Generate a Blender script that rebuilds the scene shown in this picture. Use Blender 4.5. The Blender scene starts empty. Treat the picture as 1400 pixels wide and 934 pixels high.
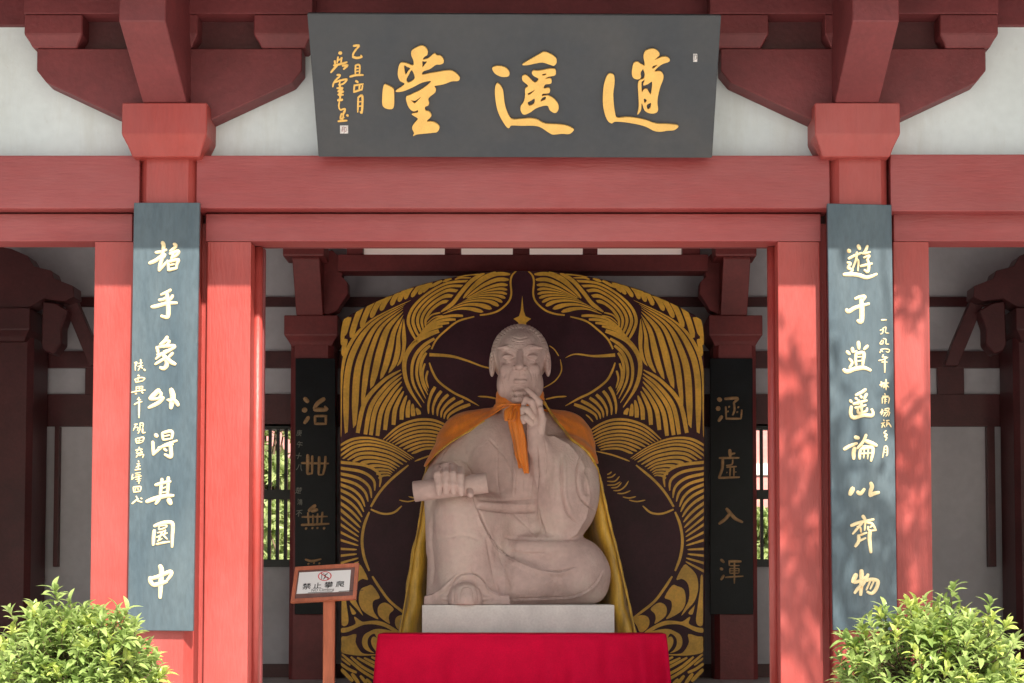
import bpy, bmesh, math, random
import numpy as np
from mathutils import Vector, Matrix
random.seed(7); np.random.seed(7)
sc = bpy.context.scene
R = math.radians
# ------------------------------------------------------------------ camera
F = 2160.0; PITCH = R(2.7); CAM = Vector((0.177, -9.0, 0.82)); UC = 741.0
VC = 808 - F*math.tan(PITCH)
FW = Vector((0, math.cos(PITCH), math.sin(PITCH))); UP = Vector((0, -math.sin(PITCH), math.cos(PITCH)))
cd = bpy.data.cameras.new('camera'); cam = bpy.data.objects.new('camera', cd); sc.collection.objects.link(cam)
cam.location = CAM; cam.rotation_euler = (R(90)+PITCH, 0, 0)
cd.sensor_width = 36; cd.lens = F/1400*36; cd.shift_x = -(UC-700)/1400; cd.shift_y = (VC-467)/1400
cd.clip_start = 0.05; cd.clip_end = 2000
sc.camera = cam
# ------------------------------------------------------------------ sky and sun
SUN_EL, SUN_AZ = R(50), R(18)
w = bpy.data.worlds.new('World'); sc.world = w; w.use_nodes = True
nt = w.node_tree; nt.nodes.clear()
sky = nt.nodes.new('ShaderNodeTexSky'); sky.sky_type = 'NISHITA'; sky.sun_disc = False
sky.sun_elevation = SUN_EL; sky.sun_rotation = R(180)-SUN_AZ
sky.air_density = 1.6; sky.dust_density = 3.0; sky.ozone_density = 1.0
bg = nt.nodes.new('ShaderNodeBackground'); bg.inputs[1].default_value = 0.085
wo = nt.nodes.new('ShaderNodeOutputWorld')
nt.links.new(sky.outputs[0], bg.inputs[0]); nt.links.new(bg.outputs[0], wo.inputs[0])
sd = Vector((math.sin(SUN_AZ)*math.cos(SUN_EL), -math.cos(SUN_AZ)*math.cos(SUN_EL), math.sin(SUN_EL)))
sl = bpy.data.lights.new('sun', 'SUN'); sl.energy = 4.8; sl.angle = R(0.5); sl.color = (1, .92, .80)
so = bpy.data.objects.new('sun', sl); sc.collection.objects.link(so); so.location = (6, -20, 25)
so.rotation_euler = sd.to_track_quat('Z', 'Y').to_euler()
sc.view_settings.view_transform = 'Standard'; sc.view_settings.look = 'None'; sc.view_settings.gamma = 1
sc.view_settings.exposure = 1.15
sc.render.engine = 'CYCLES'
sc.cycles.use_denoising = True; sc.cycles.use_adaptive_sampling = True; sc.cycles.adaptive_threshold = 0.015
sc.cycles.max_bounces = 10; sc.cycles.diffuse_bounces = 6; sc.cycles.sample_clamp_indirect = 6

# ------------------------------------------------------------------ helpers
def W(px, py, Y):
    a = (px-UC)/F; b = -(py-VC)/F
    d = Vector((a, 0, 0)) + FW + UP*b
    return CAM + d*((Y-CAM.y)/d.y)
def S(Y): return F/(Y+9.0)
def proj(P):
    d = P - np.array(CAM); f = d @ np.array(FW)
    return UC + F*d[:, 0]/f, VC - F*(d @ np.array(UP))/f
WORLD = {}
def place(o, parent, c):
    c = Vector(c); WORLD[o.name] = c
    sc.collection.objects.link(o)
    if parent is not None:
        o.parent = parent; o.location = c - WORLD[parent.name]
    else: o.location = c
    return o
def thing(name, loc, label, cat, group=None):
    o = bpy.data.objects.new(name, None); o.empty_display_size = .2; place(o, None, loc)
    o['label'] = label; o['category'] = cat
    if group: o['group'] = group
    return o
def tag(o, label, cat, group=None):
    o['label'] = label; o['category'] = cat
    if group: o['group'] = group
    return o
def mk(name, verts, faces, m, parent=None, smooth=False, origin=None):
    v = np.array([tuple(p) for p in verts], dtype=float) if not isinstance(verts, np.ndarray) else verts.astype(float)
    c = (v.min(0)+v.max(0))/2
    if parent is None: c[2] = v[:, 2].min()
    if origin is not None: c = np.array(origin, dtype=float)
    me = bpy.data.meshes.new(name); v = v-c
    if isinstance(faces, np.ndarray):
        me.vertices.add(len(v)); me.vertices.foreach_set('co', v.ravel())
        k = faces.shape[1]; me.loops.add(faces.size); me.loops.foreach_set('vertex_index', faces.ravel())
        me.polygons.add(len(faces)); me.polygons.foreach_set('loop_start', np.arange(0, faces.size, k)); me.update(calc_edges=True)
    else: me.from_pydata(v.tolist(), [], faces); me.update()
    if m is not None: me.materials.append(m)
    if smooth: me.polygons.foreach_set('use_smooth', [True]*len(me.polygons))
    o = bpy.data.objects.new(name, me)
    return place(o, parent, c)
def bmk(name, bm, m, parent=None, smooth=False, origin=None):
    bm.normal_update()
    bm.verts.index_update()
    v = np.array([tuple(p.co) for p in bm.verts]); f = [[q.index for q in g.verts] for g in bm.faces]; bm.free()
    return mk(name, v, f, m, parent, smooth, origin)
def addbox(bm, a, b, bev=0.0):
    a = Vector(a); b = Vector(b)
    t = bmesh.new()
    r = bmesh.ops.create_cube(t, size=1)
    for v in t.verts: v.co = Vector(((a.x+b.x)/2+v.co.x*(b.x-a.x), (a.y+b.y)/2+v.co.y*(b.y-a.y), (a.z+b.z)/2+v.co.z*(b.z-a.z)))
    if bev: bmesh.ops.bevel(t, geom=t.edges[:], offset=bev, segments=2, profile=.6, affect='EDGES')
    tm = bpy.data.meshes.new('t'); t.to_mesh(tm); t.free(); bm.from_mesh(tm); bpy.data.meshes.remove(tm)
def box(name, a, b, m, parent=None, bev=.005):
    bm = bmesh.new(); addbox(bm, a, b, bev); return bmk(name, bm, m, parent)
def pbox(name, x0, y0, x1, y1, Y, dep, m, parent=None, bev=.005):
    a = W(x0, y1, Y); b = W(x1, y0, Y)
    return box(name, (a.x, Y, a.z), (b.x, Y+dep, b.z), m, parent, bev)
def prism(name, pts, Y, dep, m, parent=None, bev=.004):
    """polygon given in picture units at depth Y, extruded backwards"""
    n = len(pts); bm = bmesh.new()
    vs = [bm.verts.new(W(x, y, Y)) for x, y in pts]
    f = bm.faces.new(vs)
    r = bmesh.ops.extrude_face_region(bm, geom=[f])
    for v in [g for g in r['geom'] if isinstance(g, bmesh.types.BMVert)]: v.co.y += dep
    bmesh.ops.recalc_face_normals(bm, faces=bm.faces[:])
    if bev: bmesh.ops.bevel(bm, geom=bm.edges[:], offset=bev, segments=1, affect='EDGES')
    return bmk(name, bm, m, parent)
def prismx(name, prof, x0, x1, m, parent=None, bev=.005):
    """profile in (Y,Z) extruded along X"""
    bm = bmesh.new(); vs = [bm.verts.new((x0, y, z)) for y, z in prof]; f = bm.faces.new(vs)
    r = bmesh.ops.extrude_face_region(bm, geom=[f])
    for v in [g for g in r['geom'] if isinstance(g, bmesh.types.BMVert)]: v.co.x = x1
    bmesh.ops.recalc_face_normals(bm, faces=bm.faces[:])
    if bev: bmesh.ops.bevel(bm, geom=bm.edges[:], offset=bev, segments=1, affect='EDGES')
    return bmk(name, bm, m, parent)
def taper_block(name, cx, cy, z0, zm, z1, wx, wy, bx, by, m, parent, bev=.006):
    """bracket block: square above zm, tapering inward below it"""
    bm = bmesh.new(); L = []
    for z, hx, hy in ((z0, bx/2, by/2), (z0+(zm-z0)*.45, bx/2+(wx-bx)*.19, by/2+(wy-by)*.19), (zm, wx/2, wy/2), (z1, wx/2, wy/2)):
        L.append([bm.verts.new((cx+a*hx, cy+b*hy, z)) for a, b in ((-1, -1), (1, -1), (1, 1), (-1, 1))])
    for A, B in zip(L, L[1:]):
        for i in range(4): bm.faces.new((A[i], A[(i+1) % 4], B[(i+1) % 4], B[i]))
    bm.faces.new(L[0][::-1]); bm.faces.new(L[-1])
    bmesh.ops.bevel(bm, geom=bm.edges[:], offset=bev, segments=1, affect='EDGES')
    return bmk(name, bm, m, parent)
def cyl(name, p0, p1, r0, r1, m, parent=None, n=20, caps=True):
    p0 = Vector(p0); p1 = Vector(p1); q = (p1-p0).to_track_quat('Z', 'Y').to_matrix()
    v = []; f = []
    for p, r in ((p0, r0), (p1, r1)):
        for i in range(n):
            a = 2*math.pi*i/n; v.append(p + q @ Vector((math.cos(a)*r, math.sin(a)*r, 0)))
    for i in range(n): f.append((i, (i+1) % n, n+(i+1) % n, n+i))
    if caps: f.append(tuple(range(n))[::-1]); f.append(tuple(range(n, 2*n)))
    o = mk(name, v, f, m, parent)
    for p in o.data.polygons: p.use_smooth = len(p.vertices) == 4
    return o
def cr(pts, sub=6, closed=False):
    """Catmull-Rom through 2-D or 3-D points"""
    P = [np.array(p, float) for p in pts]; n = len(P)
    if n < 3 and not closed:
        return [P[0]+(P[-1]-P[0])*t/sub for t in range(sub+1)]
    out = []; rng = range(n) if closed else range(n-1)
    for i in rng:
        g = (lambda k: P[k % n]) if closed else (lambda k: P[min(max(k, 0), n-1)])
        a, b, c, d = g(i-1), g(i), g(i+1), g(i+2)
        for s in range(sub):
            t = s/sub
            out.append(.5*((2*b)+(c-a)*t+(2*a-5*b+4*c-d)*t*t+(3*b-a-3*c+d)*t**3))
    if not closed: out.append(P[-1])
    return out

# ------------------------------------------------------------------ materials
MATS = {}
def mat(name, col, rough=.6, var=.12, scale=6.0, bump=0.0, bscale=60.0, metal=0.0, spec=.5, col2=None, stretch=(1, 1, 1), sheen=0, fine=0.05, coat=0, trans=0):
    m = bpy.data.materials.new(name); m.use_nodes = True; n = m.node_tree; b = n.nodes['Principled BSDF']; L = n.links
    b.inputs['Roughness'].default_value = rough; b.inputs['Metallic'].default_value = metal
    b.inputs['Specular IOR Level'].default_value = spec
    if coat: b.inputs['Coat Weight'].default_value = coat
    if sheen: b.inputs['Sheen Weight'].default_value = sheen
    tc = n.nodes.new('ShaderNodeTexCoord'); mp = n.nodes.new('ShaderNodeMapping'); mp.inputs['Scale'].default_value = stretch
    geo = n.nodes.new('ShaderNodeNewGeometry'); L.new(geo.outputs['Position'], mp.inputs[0])
    nz = n.nodes.new('ShaderNodeTexNoise'); nz.inputs['Scale'].default_value = scale; nz.inputs['Detail'].default_value = 6; nz.inputs['Roughness'].default_value = .6
    L.new(mp.outputs[0], nz.inputs[0])
    c2 = col2 if col2 else tuple(c*(1-var*1.6) for c in col)
    c1 = tuple(min(1, c*(1+var)) for c in col)
    rp = n.nodes.new('ShaderNodeValToRGB'); rp.color_ramp.elements[0].position = .35; rp.color_ramp.elements[1].position = .68
    rp.color_ramp.elements[0].color = (*c2, 1); rp.color_ramp.elements[1].color = (*c1, 1)
    L.new(nz.outputs[0], rp.inputs[0])
    out = rp.outputs[0]
    if fine:
        n2 = n.nodes.new('ShaderNodeTexNoise'); n2.inputs['Scale'].default_value = scale*14; n2.inputs['Detail'].default_value = 3; L.new(mp.outputs[0], n2.inputs[0])
        mm = n.nodes.new('ShaderNodeMapRange'); mm.inputs[1].default_value = .3; mm.inputs[2].default_value = .7; mm.inputs[3].default_value = 1-fine*2; mm.inputs[4].default_value = 1+fine*2
        L.new(n2.outputs[0], mm.inputs[0])
        mx = n.nodes.new('ShaderNodeVectorMath'); mx.operation = 'SCALE'; L.new(out, mx.inputs[0]); L.new(mm.outputs[0], mx.inputs['Scale']); out = mx.outputs[0]
    L.new(out, b.inputs['Base Color'])
    if bump:
        n3 = n.nodes.new('ShaderNodeTexNoise'); n3.inputs['Scale'].default_value = bscale; n3.inputs['Detail'].default_value = 4; L.new(mp.outputs[0], n3.inputs[0])
        bp = n.nodes.new('ShaderNodeBump'); bp.inputs['Strength'].default_value = bump; bp.inputs['Distance'].default_value = .01
        L.new(n3.outputs[0], bp.inputs['Height']); L.new(bp.outputs[0], b.inputs['Normal'])
    m['out'] = 1; MATS[name] = m
    return m
def chips(m, col, scale, thr, amount=1.0, stretch=(1, 1, 1), soft=.03):
    """worn flecks with a shape of their own"""
    n = m.node_tree; L = n.links; b = n.nodes['Principled BSDF']; src = b.inputs['Base Color'].links[0].from_socket
    geo = n.nodes.new('ShaderNodeNewGeometry'); mp = n.nodes.new('ShaderNodeMapping'); mp.inputs['Scale'].default_value = stretch; L.new(geo.outputs['Position'], mp.inputs[0])
    nz = n.nodes.new('ShaderNodeTexNoise'); nz.inputs['Scale'].default_value = scale; nz.inputs['Detail'].default_value = 8; nz.inputs['Roughness'].default_value = .7; L.new(mp.outputs[0], nz.inputs[0])
    mr = n.nodes.new('ShaderNodeMapRange'); mr.inputs[1].default_value = thr; mr.inputs[2].default_value = thr+soft; mr.inputs[3].default_value = 0; mr.inputs[4].default_value = amount; L.new(nz.outputs[0], mr.inputs[0])
    mx = n.nodes.new('ShaderNodeMix'); mx.data_type = 'RGBA'; L.new(mr.outputs[0], mx.inputs[0]); L.new(src, mx.inputs[6]); mx.inputs[7].default_value = (*col, 1)
    L.new(mx.outputs[2], b.inputs['Base Color'])
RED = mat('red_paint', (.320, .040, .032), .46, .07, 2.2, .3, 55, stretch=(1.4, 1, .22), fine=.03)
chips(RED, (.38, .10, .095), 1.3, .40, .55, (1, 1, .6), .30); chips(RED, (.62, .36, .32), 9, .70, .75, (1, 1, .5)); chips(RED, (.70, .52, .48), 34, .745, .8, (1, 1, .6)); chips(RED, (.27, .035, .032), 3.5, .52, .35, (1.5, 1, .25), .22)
REDB = mat('shaded_red_beam_paint', (.285, .042, .042), .46, .09, 2.2, .3, 55, stretch=(.22, 1, 1.4), fine=.03)  # grain along the beam; duskier copy of the red, eaves shade painted in
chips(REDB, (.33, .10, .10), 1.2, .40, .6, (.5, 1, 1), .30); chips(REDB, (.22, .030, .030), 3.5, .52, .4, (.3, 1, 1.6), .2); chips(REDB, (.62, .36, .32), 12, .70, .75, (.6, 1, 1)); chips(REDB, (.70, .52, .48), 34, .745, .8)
RED2 = mat('shaded_red_paint', (.165, .029, .032), .6, .14, 2.5, .25, 40, fine=.04)  # darker red for the bracket arms, eaves shade put into the colour
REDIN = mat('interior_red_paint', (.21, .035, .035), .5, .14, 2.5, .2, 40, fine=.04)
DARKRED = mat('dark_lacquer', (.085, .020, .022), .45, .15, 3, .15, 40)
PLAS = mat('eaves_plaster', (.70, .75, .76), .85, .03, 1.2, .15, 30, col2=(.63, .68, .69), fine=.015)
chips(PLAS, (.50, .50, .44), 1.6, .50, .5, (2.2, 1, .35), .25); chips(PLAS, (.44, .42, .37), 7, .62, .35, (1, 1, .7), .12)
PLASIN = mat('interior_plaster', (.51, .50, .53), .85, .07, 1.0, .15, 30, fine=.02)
BOARD = mat('name_board_paint', (.040, .040, .043), .42, .15, 2.0, .1, 30, col2=(.026, .031, .040), fine=.03)
COUP = mat('couplet_board_paint', (.066, .092, .108), .42, .14, 4, .2, 30, col2=(.042, .068, .088), stretch=(1, 1, .3), fine=.06)
chips(COUP, (.30, .36, .38), 14, .73, .7)
BLACKB = mat('black_lacquer_board', (.008, .010, .012), .4, .2, 4, .1, 30, spec=.2)
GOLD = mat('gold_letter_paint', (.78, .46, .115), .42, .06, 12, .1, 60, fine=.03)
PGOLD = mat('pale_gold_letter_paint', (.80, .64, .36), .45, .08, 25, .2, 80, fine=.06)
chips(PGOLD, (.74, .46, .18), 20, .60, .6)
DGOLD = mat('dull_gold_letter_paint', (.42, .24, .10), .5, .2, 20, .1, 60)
BGOLD = mat('backdrop_gold_paint', (.80, .43, .05), .40, .12, 3.5, .2, 50, col2=(.54, .30, .035), fine=.05)
BDARK = mat('backdrop_purple_brown_paint', (.048, .012, .020), .42, .2, 3, .1, 40, spec=.25)
STONE = mat('pinkish_carved_stone', (.67, .50, .465), .85, .08, 1.6, .5, 55, col2=(.57, .415, .385), fine=.03)
chips(STONE, (.62, .54, .47), 1.6, .46, .60, (1, 1, 1), .16); chips(STONE, (.40, .28, .24), 6, .56, .42, (1, 1, .22), .10); chips(STONE, (.34, .27, .24), 26, .66, .4, (1, 1, 1), .05)
PLINTH = mat('grey_white_stone', (.80, .80, .77), .75, .05, 4, .25, 60, col2=(.68, .68, .66), fine=.03)
chips(PLINTH, (.30, .29, .27), 9, .68, .5)
ORANGE = mat('orange_satin', (.86, .25, .022), .45, .10, 14, .3, 60, stretch=(1, 1, .3), sheen=.2, fine=.04)
YEL = mat('golden_yellow_satin', (.74, .44, .050), .38, .16, 10, .3, 50, stretch=(2, 1, .3), sheen=.2, col2=(.44, .25, .03))
CLOTH = mat('crimson_cloth', (.60, .002, .042), .8, .05, 8, .3, 250, spec=.12, fine=.04)
WOOD = mat('reddish_varnished_wood', (.46, .13, .065), .4, .18, 8, .2, 40, stretch=(1, 1, .15))
WHITE = mat('white_sign_print', (.74, .74, .76), .35, .01, 3, fine=.0)
INK = mat('black_ink', (.015, .015, .018), .5, .05, 5)
REDINK = mat('red_ink', (.60, .02, .03), .5, .05, 5)
GREYINK = mat('faded_grey_ink', (.20, .20, .17), .6, .1, 20)
SEALW = mat('white_seal', (.60, .56, .55), .6, .2, 90, fine=.1)
STONEFL = mat('grey_floor_tile', (.50, .47, .45), .6, .1, 2, .2, 30, fine=.03)
PAVE = mat('pale_paving', (.43, .43, .42), .8, .1, 1.5, .3, 20, fine=.04)
WINB = mat('black_window_wood', (.016, .018, .016), .5, .1, 5)
ROOFM = mat('grey_roof_tile', (.12, .12, .12), .8, .2, 3, .3, 20)
PINKW = mat('garden_wall_pink', (.62, .28, .26), .8, .08, 1, .1, 20)
WHITEW = mat('white_coping', (.75, .74, .72), .8, .04, 1)
BARK = mat('brown_bark', (.16, .11, .07), .85, .25, 12, .6, 40, stretch=(1, 1, .3))
GRASS = mat('lawn_soil', (.07, .09, .035), .9, .3, 2, .5, 30)
def leafmat(name, col, col2, tr=.35):
    m = mat(name, col, .30, .15, 9, 0, spec=.5, col2=col2, fine=.1)
    n = m.node_tree; b = n.nodes['Principled BSDF']; src = b.inputs['Base Color'].links[0].from_socket
    t = n.nodes.new('ShaderNodeBsdfTranslucent'); n.links.new(src, t.inputs[0])
    x = n.nodes.new('ShaderNodeMixShader'); x.inputs[0].default_value = tr
    o = n.nodes['Material Output']; n.links.new(b.outputs[0], x.inputs[1]); n.links.new(t.outputs[0], x.inputs[2]); n.links.new(x.outputs[0], o.inputs[0])
    return m
LEAF = leafmat('glossy_green_leaf', (.42, .51, .19), (.24, .35, .10), .45)
LEAFY = leafmat('young_yellow_green_leaf', (.55, .60, .18), (.40, .50, .11))
LEAFB = leafmat('garden_leaf', (.56, .62, .30), (.32, .42, .16), .5)

# ------------------------------------------------------------------ ground and platform
def struct(o): o['kind'] = 'structure'; return o
g = struct(mk('ground', [(-400, -400, -.8), (400, -400, -.8), (400, 400, -.8), (-400, 400, -.8)], [(0, 1, 2, 3)], PAVE))
struct(mk('lawn', [(-60, 8.2, -.06), (60, 8.2, -.06), (60, 90, -.06), (-60, 90, -.06)], [(0, 1, 2, 3)], GRASS))
struct(box('platform', (-8, -1.7, -.82), (8, 8.2, -.012), STONEFL, bev=0))
steps = []
for i in range(5):
    z1 = -.16*(i+1)+.0
    if z1 <= -.8: break
    struct(box('step', (-1.1, -1.7-.32*(i+1), -.82), (1.1, -1.7-.32*i-.002, z1), STONEFL, bev=.01))

# ------------------------------------------------------------------ the hall
hall = thing('temple_hall', (0, 3, 0), 'red painted timber hall with white plaster eaves, bracket sets and open front bays', 'temple')
H = hall
# floor tiles: seen only as a sliver at the back, each tile its own piece where it shows
tile_me = None
for iy in range(12):
    for ix in range(14):
        x = -4.2+ix*.6; y = -.9+iy*.6
        if tile_me is None:
            t = box('floor_tile', (x+.003, y+.003, -.011), (x+.597, y+.597, 0), STONEFL, H, .002); tile_me = t.data
        else:
            o = bpy.data.objects.new('floor_tile', tile_me); place(o, H, (x+.3, y+.3, -.0055))
# front columns
FX = [W(230, 250, 0).x, W(1175, 250, 0).x]
def column(cx, cy, wd, z0, z1, m, par, ch=.045):
    bm = bmesh.new(); h = wd/2; c = ch
    ring = [(-h+c, -h), (h-c, -h), (h, -h+c*1.3), (h, h-c), (h-c, h), (-h+c, h), (-h, h-c), (-h, -h+c*1.3)]
    A = [bm.verts.new((cx+a, cy+b, z0)) for a, b in ring]; B = [bm.verts.new((cx+a, cy+b, z1)) for a, b in ring]
    for i in range(8): bm.faces.new((A[i], A[(i+1) % 8], B[(i+1) % 8], B[i]))
    bm.faces.new(A[::-1]); bm.faces.new(B)
    return bmk('column', bm, m, par)
zb = W(700, 212, 0).z
for x in FX:
    c = column(x, .145, .33, 0, zb+.01, RED, H)
    cyl('column_base', (x, .145, .0), (x, .145, .14), .30, .26, STONEFL, c, 24)
xe0, xe1 = FX[0]-3.3, FX[1]+3.3
for x in (xe0, xe1):
    c = column(x, .145, .33, 0, zb+.01, RED, H); cyl('column_base', (x, .145, .0), (x, .145, .14), .30, .26, STONEFL, c, 24)
def xbeam(name, px0, px1, y0, y1, Y, dep, m, ex0=None, ex1=None, bev=.006):
    a = W(px0, y1, Y); b = W(px1, y0, Y)
    return box(name, (a.x if ex0 is None else ex0, Y, a.z), (b.x if ex1 is None else ex1, Y+dep, b.z), m, H, bev)
xbeam('beam', 268, 1134, 212.5, 285, 0, .26, REDB)
xbeam('beam', 0, 191, 212.5, 285, 0, .26, REDB, ex0=xe0+.16)
xbeam('beam', 1218, 1400, 211, 289, 0, .26, REDB, ex1=xe1-.16)
# lower frame (lintel and posts) with reveal mouldings
YF = .085
def frame_bay(pxl, pxr, pl0, pl1, pr0, pr1, ex0=None, ex1=None):
    yt = 291.5; yb = 330
    a = W(pxl, yb, YF); b = W(pxr, yt, YF)
    x0 = a.x if ex0 is None else ex0; x1 = b.x if ex1 is None else ex1
    box('lintel', (x0, YF, a.z), (x1, YF+.165, b.z-.003), REDB, H, .005)
    for p0, p1, ex in ((pl0, pl1, None), (pr0, pr1, None)):
        if p0 is None: continue
        q0 = W(p0, 600, YF).x; q1 = W(p1, 600, YF).x
        box('door_post', (q0, YF, .06), (q1, YF+.20, a.z-.0015), RED, H, .006)
    return a.z
zl = frame_bay(281, 1122, 281, 341, 1065, 1123)
frame_bay(0, 181, 126, 180, None, None, ex0=xe0+.17)
frame_bay(1222, 1400, None, None, 1224, 1273, ex1=xe1-.17)
for sx, p in ((-1, 0), (1, 0)):
    q = W(126 if sx < 0 else 1273, 600, YF).x + sx*2.55
    box('door_post', (q-.13, YF, .06), (q+.13, YF+.20, zl-.0015), RED, H, .006)
box('filler_board', (xe0+.17, .20, zl+.03), (xe1-.17, .235, zb-.2), DARKRED, H, 0)
for cx_ in FX:
    for s_ in (-1, 1): box('jamb_board', (min(cx_+s_*.166, cx_+s_*.24), .16, .0), (max(cx_+s_*.166, cx_+s_*.24), .20, zl+.12), RED, H, 0)
# half-round mouldings inside the middle opening
for px, s in ((349.5, 1), (1058, -1)):
    x = W(px, 600, .19).x
    cyl('door_moulding', (x, .235, .06), (x, .235, zl-.004), .027, .027, RED, H, 20)
    x2 = W(341 if s > 0 else 1065, 600, YF).x
    box('door_stop', (min(x2, x2+s*.018)+.001, .264, .06), (max(x2, x2+s*.018)+.03, .31, zl-.004), RED2, H, .003)
a = W(341, 330, YF); b = W(1065, 330, YF)
box('door_stop', (a.x, .264, zl+.006), (b.x, .31, zl+.05), RED2, H, .003)
box('threshold', (a.x, .10, 0), (b.x, .2, .09), RED2, H, .008)
# plaster wall above the beam
za = W(700, 212, .12).z; zt = W(700, 35, .12).z
box('wall_panel', (xe0, .13, za-.01), (xe1, .22, zt+.3), PLAS, H, 0)
xbeam('upper_beam', 0, 1400, -60, 35, .10, .16, RED2, ex0=xe0, ex1=xe1)
# bracket sets
def bracket(cx, m1, m2, corner=False):
    s = -1 if cx < 0 else 1
    t = bpy.data.objects.new('bracket_set', None); place(t, H, (cx, .1, zb))
    zA = W(700, 212, -.11).z; zM = W(700, 184, -.11).z; zT = W(700, 141, -.11).z
    taper_block('capital_block', cx, .13, zA, zM, zT, .485, .50, .385, .40, m1, t)
    # cross arm parallel to the facade
    zt0 = W(700, 66, -.02).z; zt1 = W(700, 96, -.02).z; zt2 = W(700, 112, -.02).z; zc = W(700, 157, -.02).z
    hw = .765
    bm = bmesh.new()
    prof = [(-hw, zt0), (-hw, zt1), (-hw+.055, zt2), (-.24, zc-.03), (.24, zc-.03), (hw-.055, zt2), (hw, zt1), (hw, zt0)]
    vs = [bm.verts.new((cx+a, -.015, z)) for a, z in prof]; f = bm.faces.new(vs)
    r = bmesh.ops.extrude_face_region(bm, geom=[f])
    for v in [q for q in r['geom'] if isinstance(q, bmesh.types.BMVert)]: v.co.y += .142
    bmesh.ops.recalc_face_normals(bm, faces=bm.faces[:]); bmesh.ops.bevel(bm, geom=bm.edges[:], offset=.005, segments=1, affect='EDGES')
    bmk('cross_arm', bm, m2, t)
    box('shade_infill_board', (cx-.70, .075, zt0+.001), (cx+.70, .098, W(700, 14, -.05).z), DARKRED, t, 0)  # dark board added for the shaded gaps between blocks, shade in its colour
    zs0 = zt0; zs1 = W(700, 47, -.05).z; zs2 = W(700, 20, -.05).z
    for dx in (-.66, 0, .66):
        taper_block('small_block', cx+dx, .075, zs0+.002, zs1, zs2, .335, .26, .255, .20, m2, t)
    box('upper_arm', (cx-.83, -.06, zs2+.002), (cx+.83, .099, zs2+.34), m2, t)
    # projecting slanted arm
    w0 = .125
    zf = W(700, 142, -.11).z; zn = W(700, 29, -.635).z
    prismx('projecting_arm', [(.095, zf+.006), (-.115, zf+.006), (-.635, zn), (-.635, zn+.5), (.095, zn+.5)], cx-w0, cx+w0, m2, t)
    return t
bxs = [W(225, 180, -.11).x, W(1172, 180, -.11).x]
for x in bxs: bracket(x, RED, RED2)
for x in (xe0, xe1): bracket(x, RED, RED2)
# tie running forward under the eaves and eaves structure (out of the frame but casts the shade)
YE = -1.25
ZE = 2.63+1.253*(.05-YE)+.0
ze_wall = ZE+.9
prismx('roof', [(YE, ZE), (YE, ZE+.14), (3.4, ZE+2.7), (7.6, ZE+.74), (7.6, ZE+.6), (3.4, ZE+2.56)], -8.6, 8.6, ROOFM, H, .0)
rme = None
for i in range(58):
    x = -8.4+i*.295
    if rme is None:
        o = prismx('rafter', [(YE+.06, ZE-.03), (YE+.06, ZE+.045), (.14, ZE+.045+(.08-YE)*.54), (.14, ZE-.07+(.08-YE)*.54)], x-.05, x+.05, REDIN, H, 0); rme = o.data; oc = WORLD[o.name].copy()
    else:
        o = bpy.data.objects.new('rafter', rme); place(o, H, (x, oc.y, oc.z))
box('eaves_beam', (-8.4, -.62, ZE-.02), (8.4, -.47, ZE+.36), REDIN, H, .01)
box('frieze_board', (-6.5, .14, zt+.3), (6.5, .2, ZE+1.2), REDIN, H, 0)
# ---------------- interior
YB = 6.0
bw = YB+.12    # back wall face
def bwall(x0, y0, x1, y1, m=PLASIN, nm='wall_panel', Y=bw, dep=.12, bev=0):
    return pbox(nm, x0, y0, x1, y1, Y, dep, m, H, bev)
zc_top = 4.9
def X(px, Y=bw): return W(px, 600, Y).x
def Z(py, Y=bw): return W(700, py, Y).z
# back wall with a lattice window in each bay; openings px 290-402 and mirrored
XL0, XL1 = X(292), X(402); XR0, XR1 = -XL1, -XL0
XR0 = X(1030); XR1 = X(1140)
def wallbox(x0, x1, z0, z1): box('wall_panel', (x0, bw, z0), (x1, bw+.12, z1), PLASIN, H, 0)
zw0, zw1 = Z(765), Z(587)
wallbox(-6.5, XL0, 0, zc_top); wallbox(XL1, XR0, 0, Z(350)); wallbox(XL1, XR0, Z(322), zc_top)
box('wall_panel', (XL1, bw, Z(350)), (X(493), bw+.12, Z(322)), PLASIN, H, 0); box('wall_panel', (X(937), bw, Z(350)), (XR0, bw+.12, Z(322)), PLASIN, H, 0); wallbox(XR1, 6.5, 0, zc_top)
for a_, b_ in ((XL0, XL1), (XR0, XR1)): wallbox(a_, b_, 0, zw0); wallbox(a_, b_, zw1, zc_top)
DIFFUSER = mat('sky_diffuser', (.62, .58, .56), .6, .03, 3, 0)  # added translucent sheet, dims the sky in the openings to a pale white
n_ = DIFFUSER.node_tree; t_ = n_.nodes.new('ShaderNodeBsdfTranslucent'); t_.inputs[0].default_value = (.95, .90, .86, 1)
x_ = n_.nodes.new('ShaderNodeMixShader'); x_.inputs[0].default_value = .92
n_.links.new(n_.nodes['Principled BSDF'].outputs[0], x_.inputs[1]); n_.links.new(t_.outputs[0], x_.inputs[2]); n_.links.new(x_.outputs[0], n_.nodes['Material Output'].inputs[0])
for a_, b_ in ((494, 619), (621, 709), (711, 806), (808, 936)): mk('clerestory_diffuser', [(X(a_), bw+.05, Z(349.5)), (X(b_), bw+.05, Z(349.5)), (X(b_), bw+.05, Z(322.5)), (X(a_), bw+.05, Z(322.5))], [(0, 1, 2, 3)], DIFFUSER, H)
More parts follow.
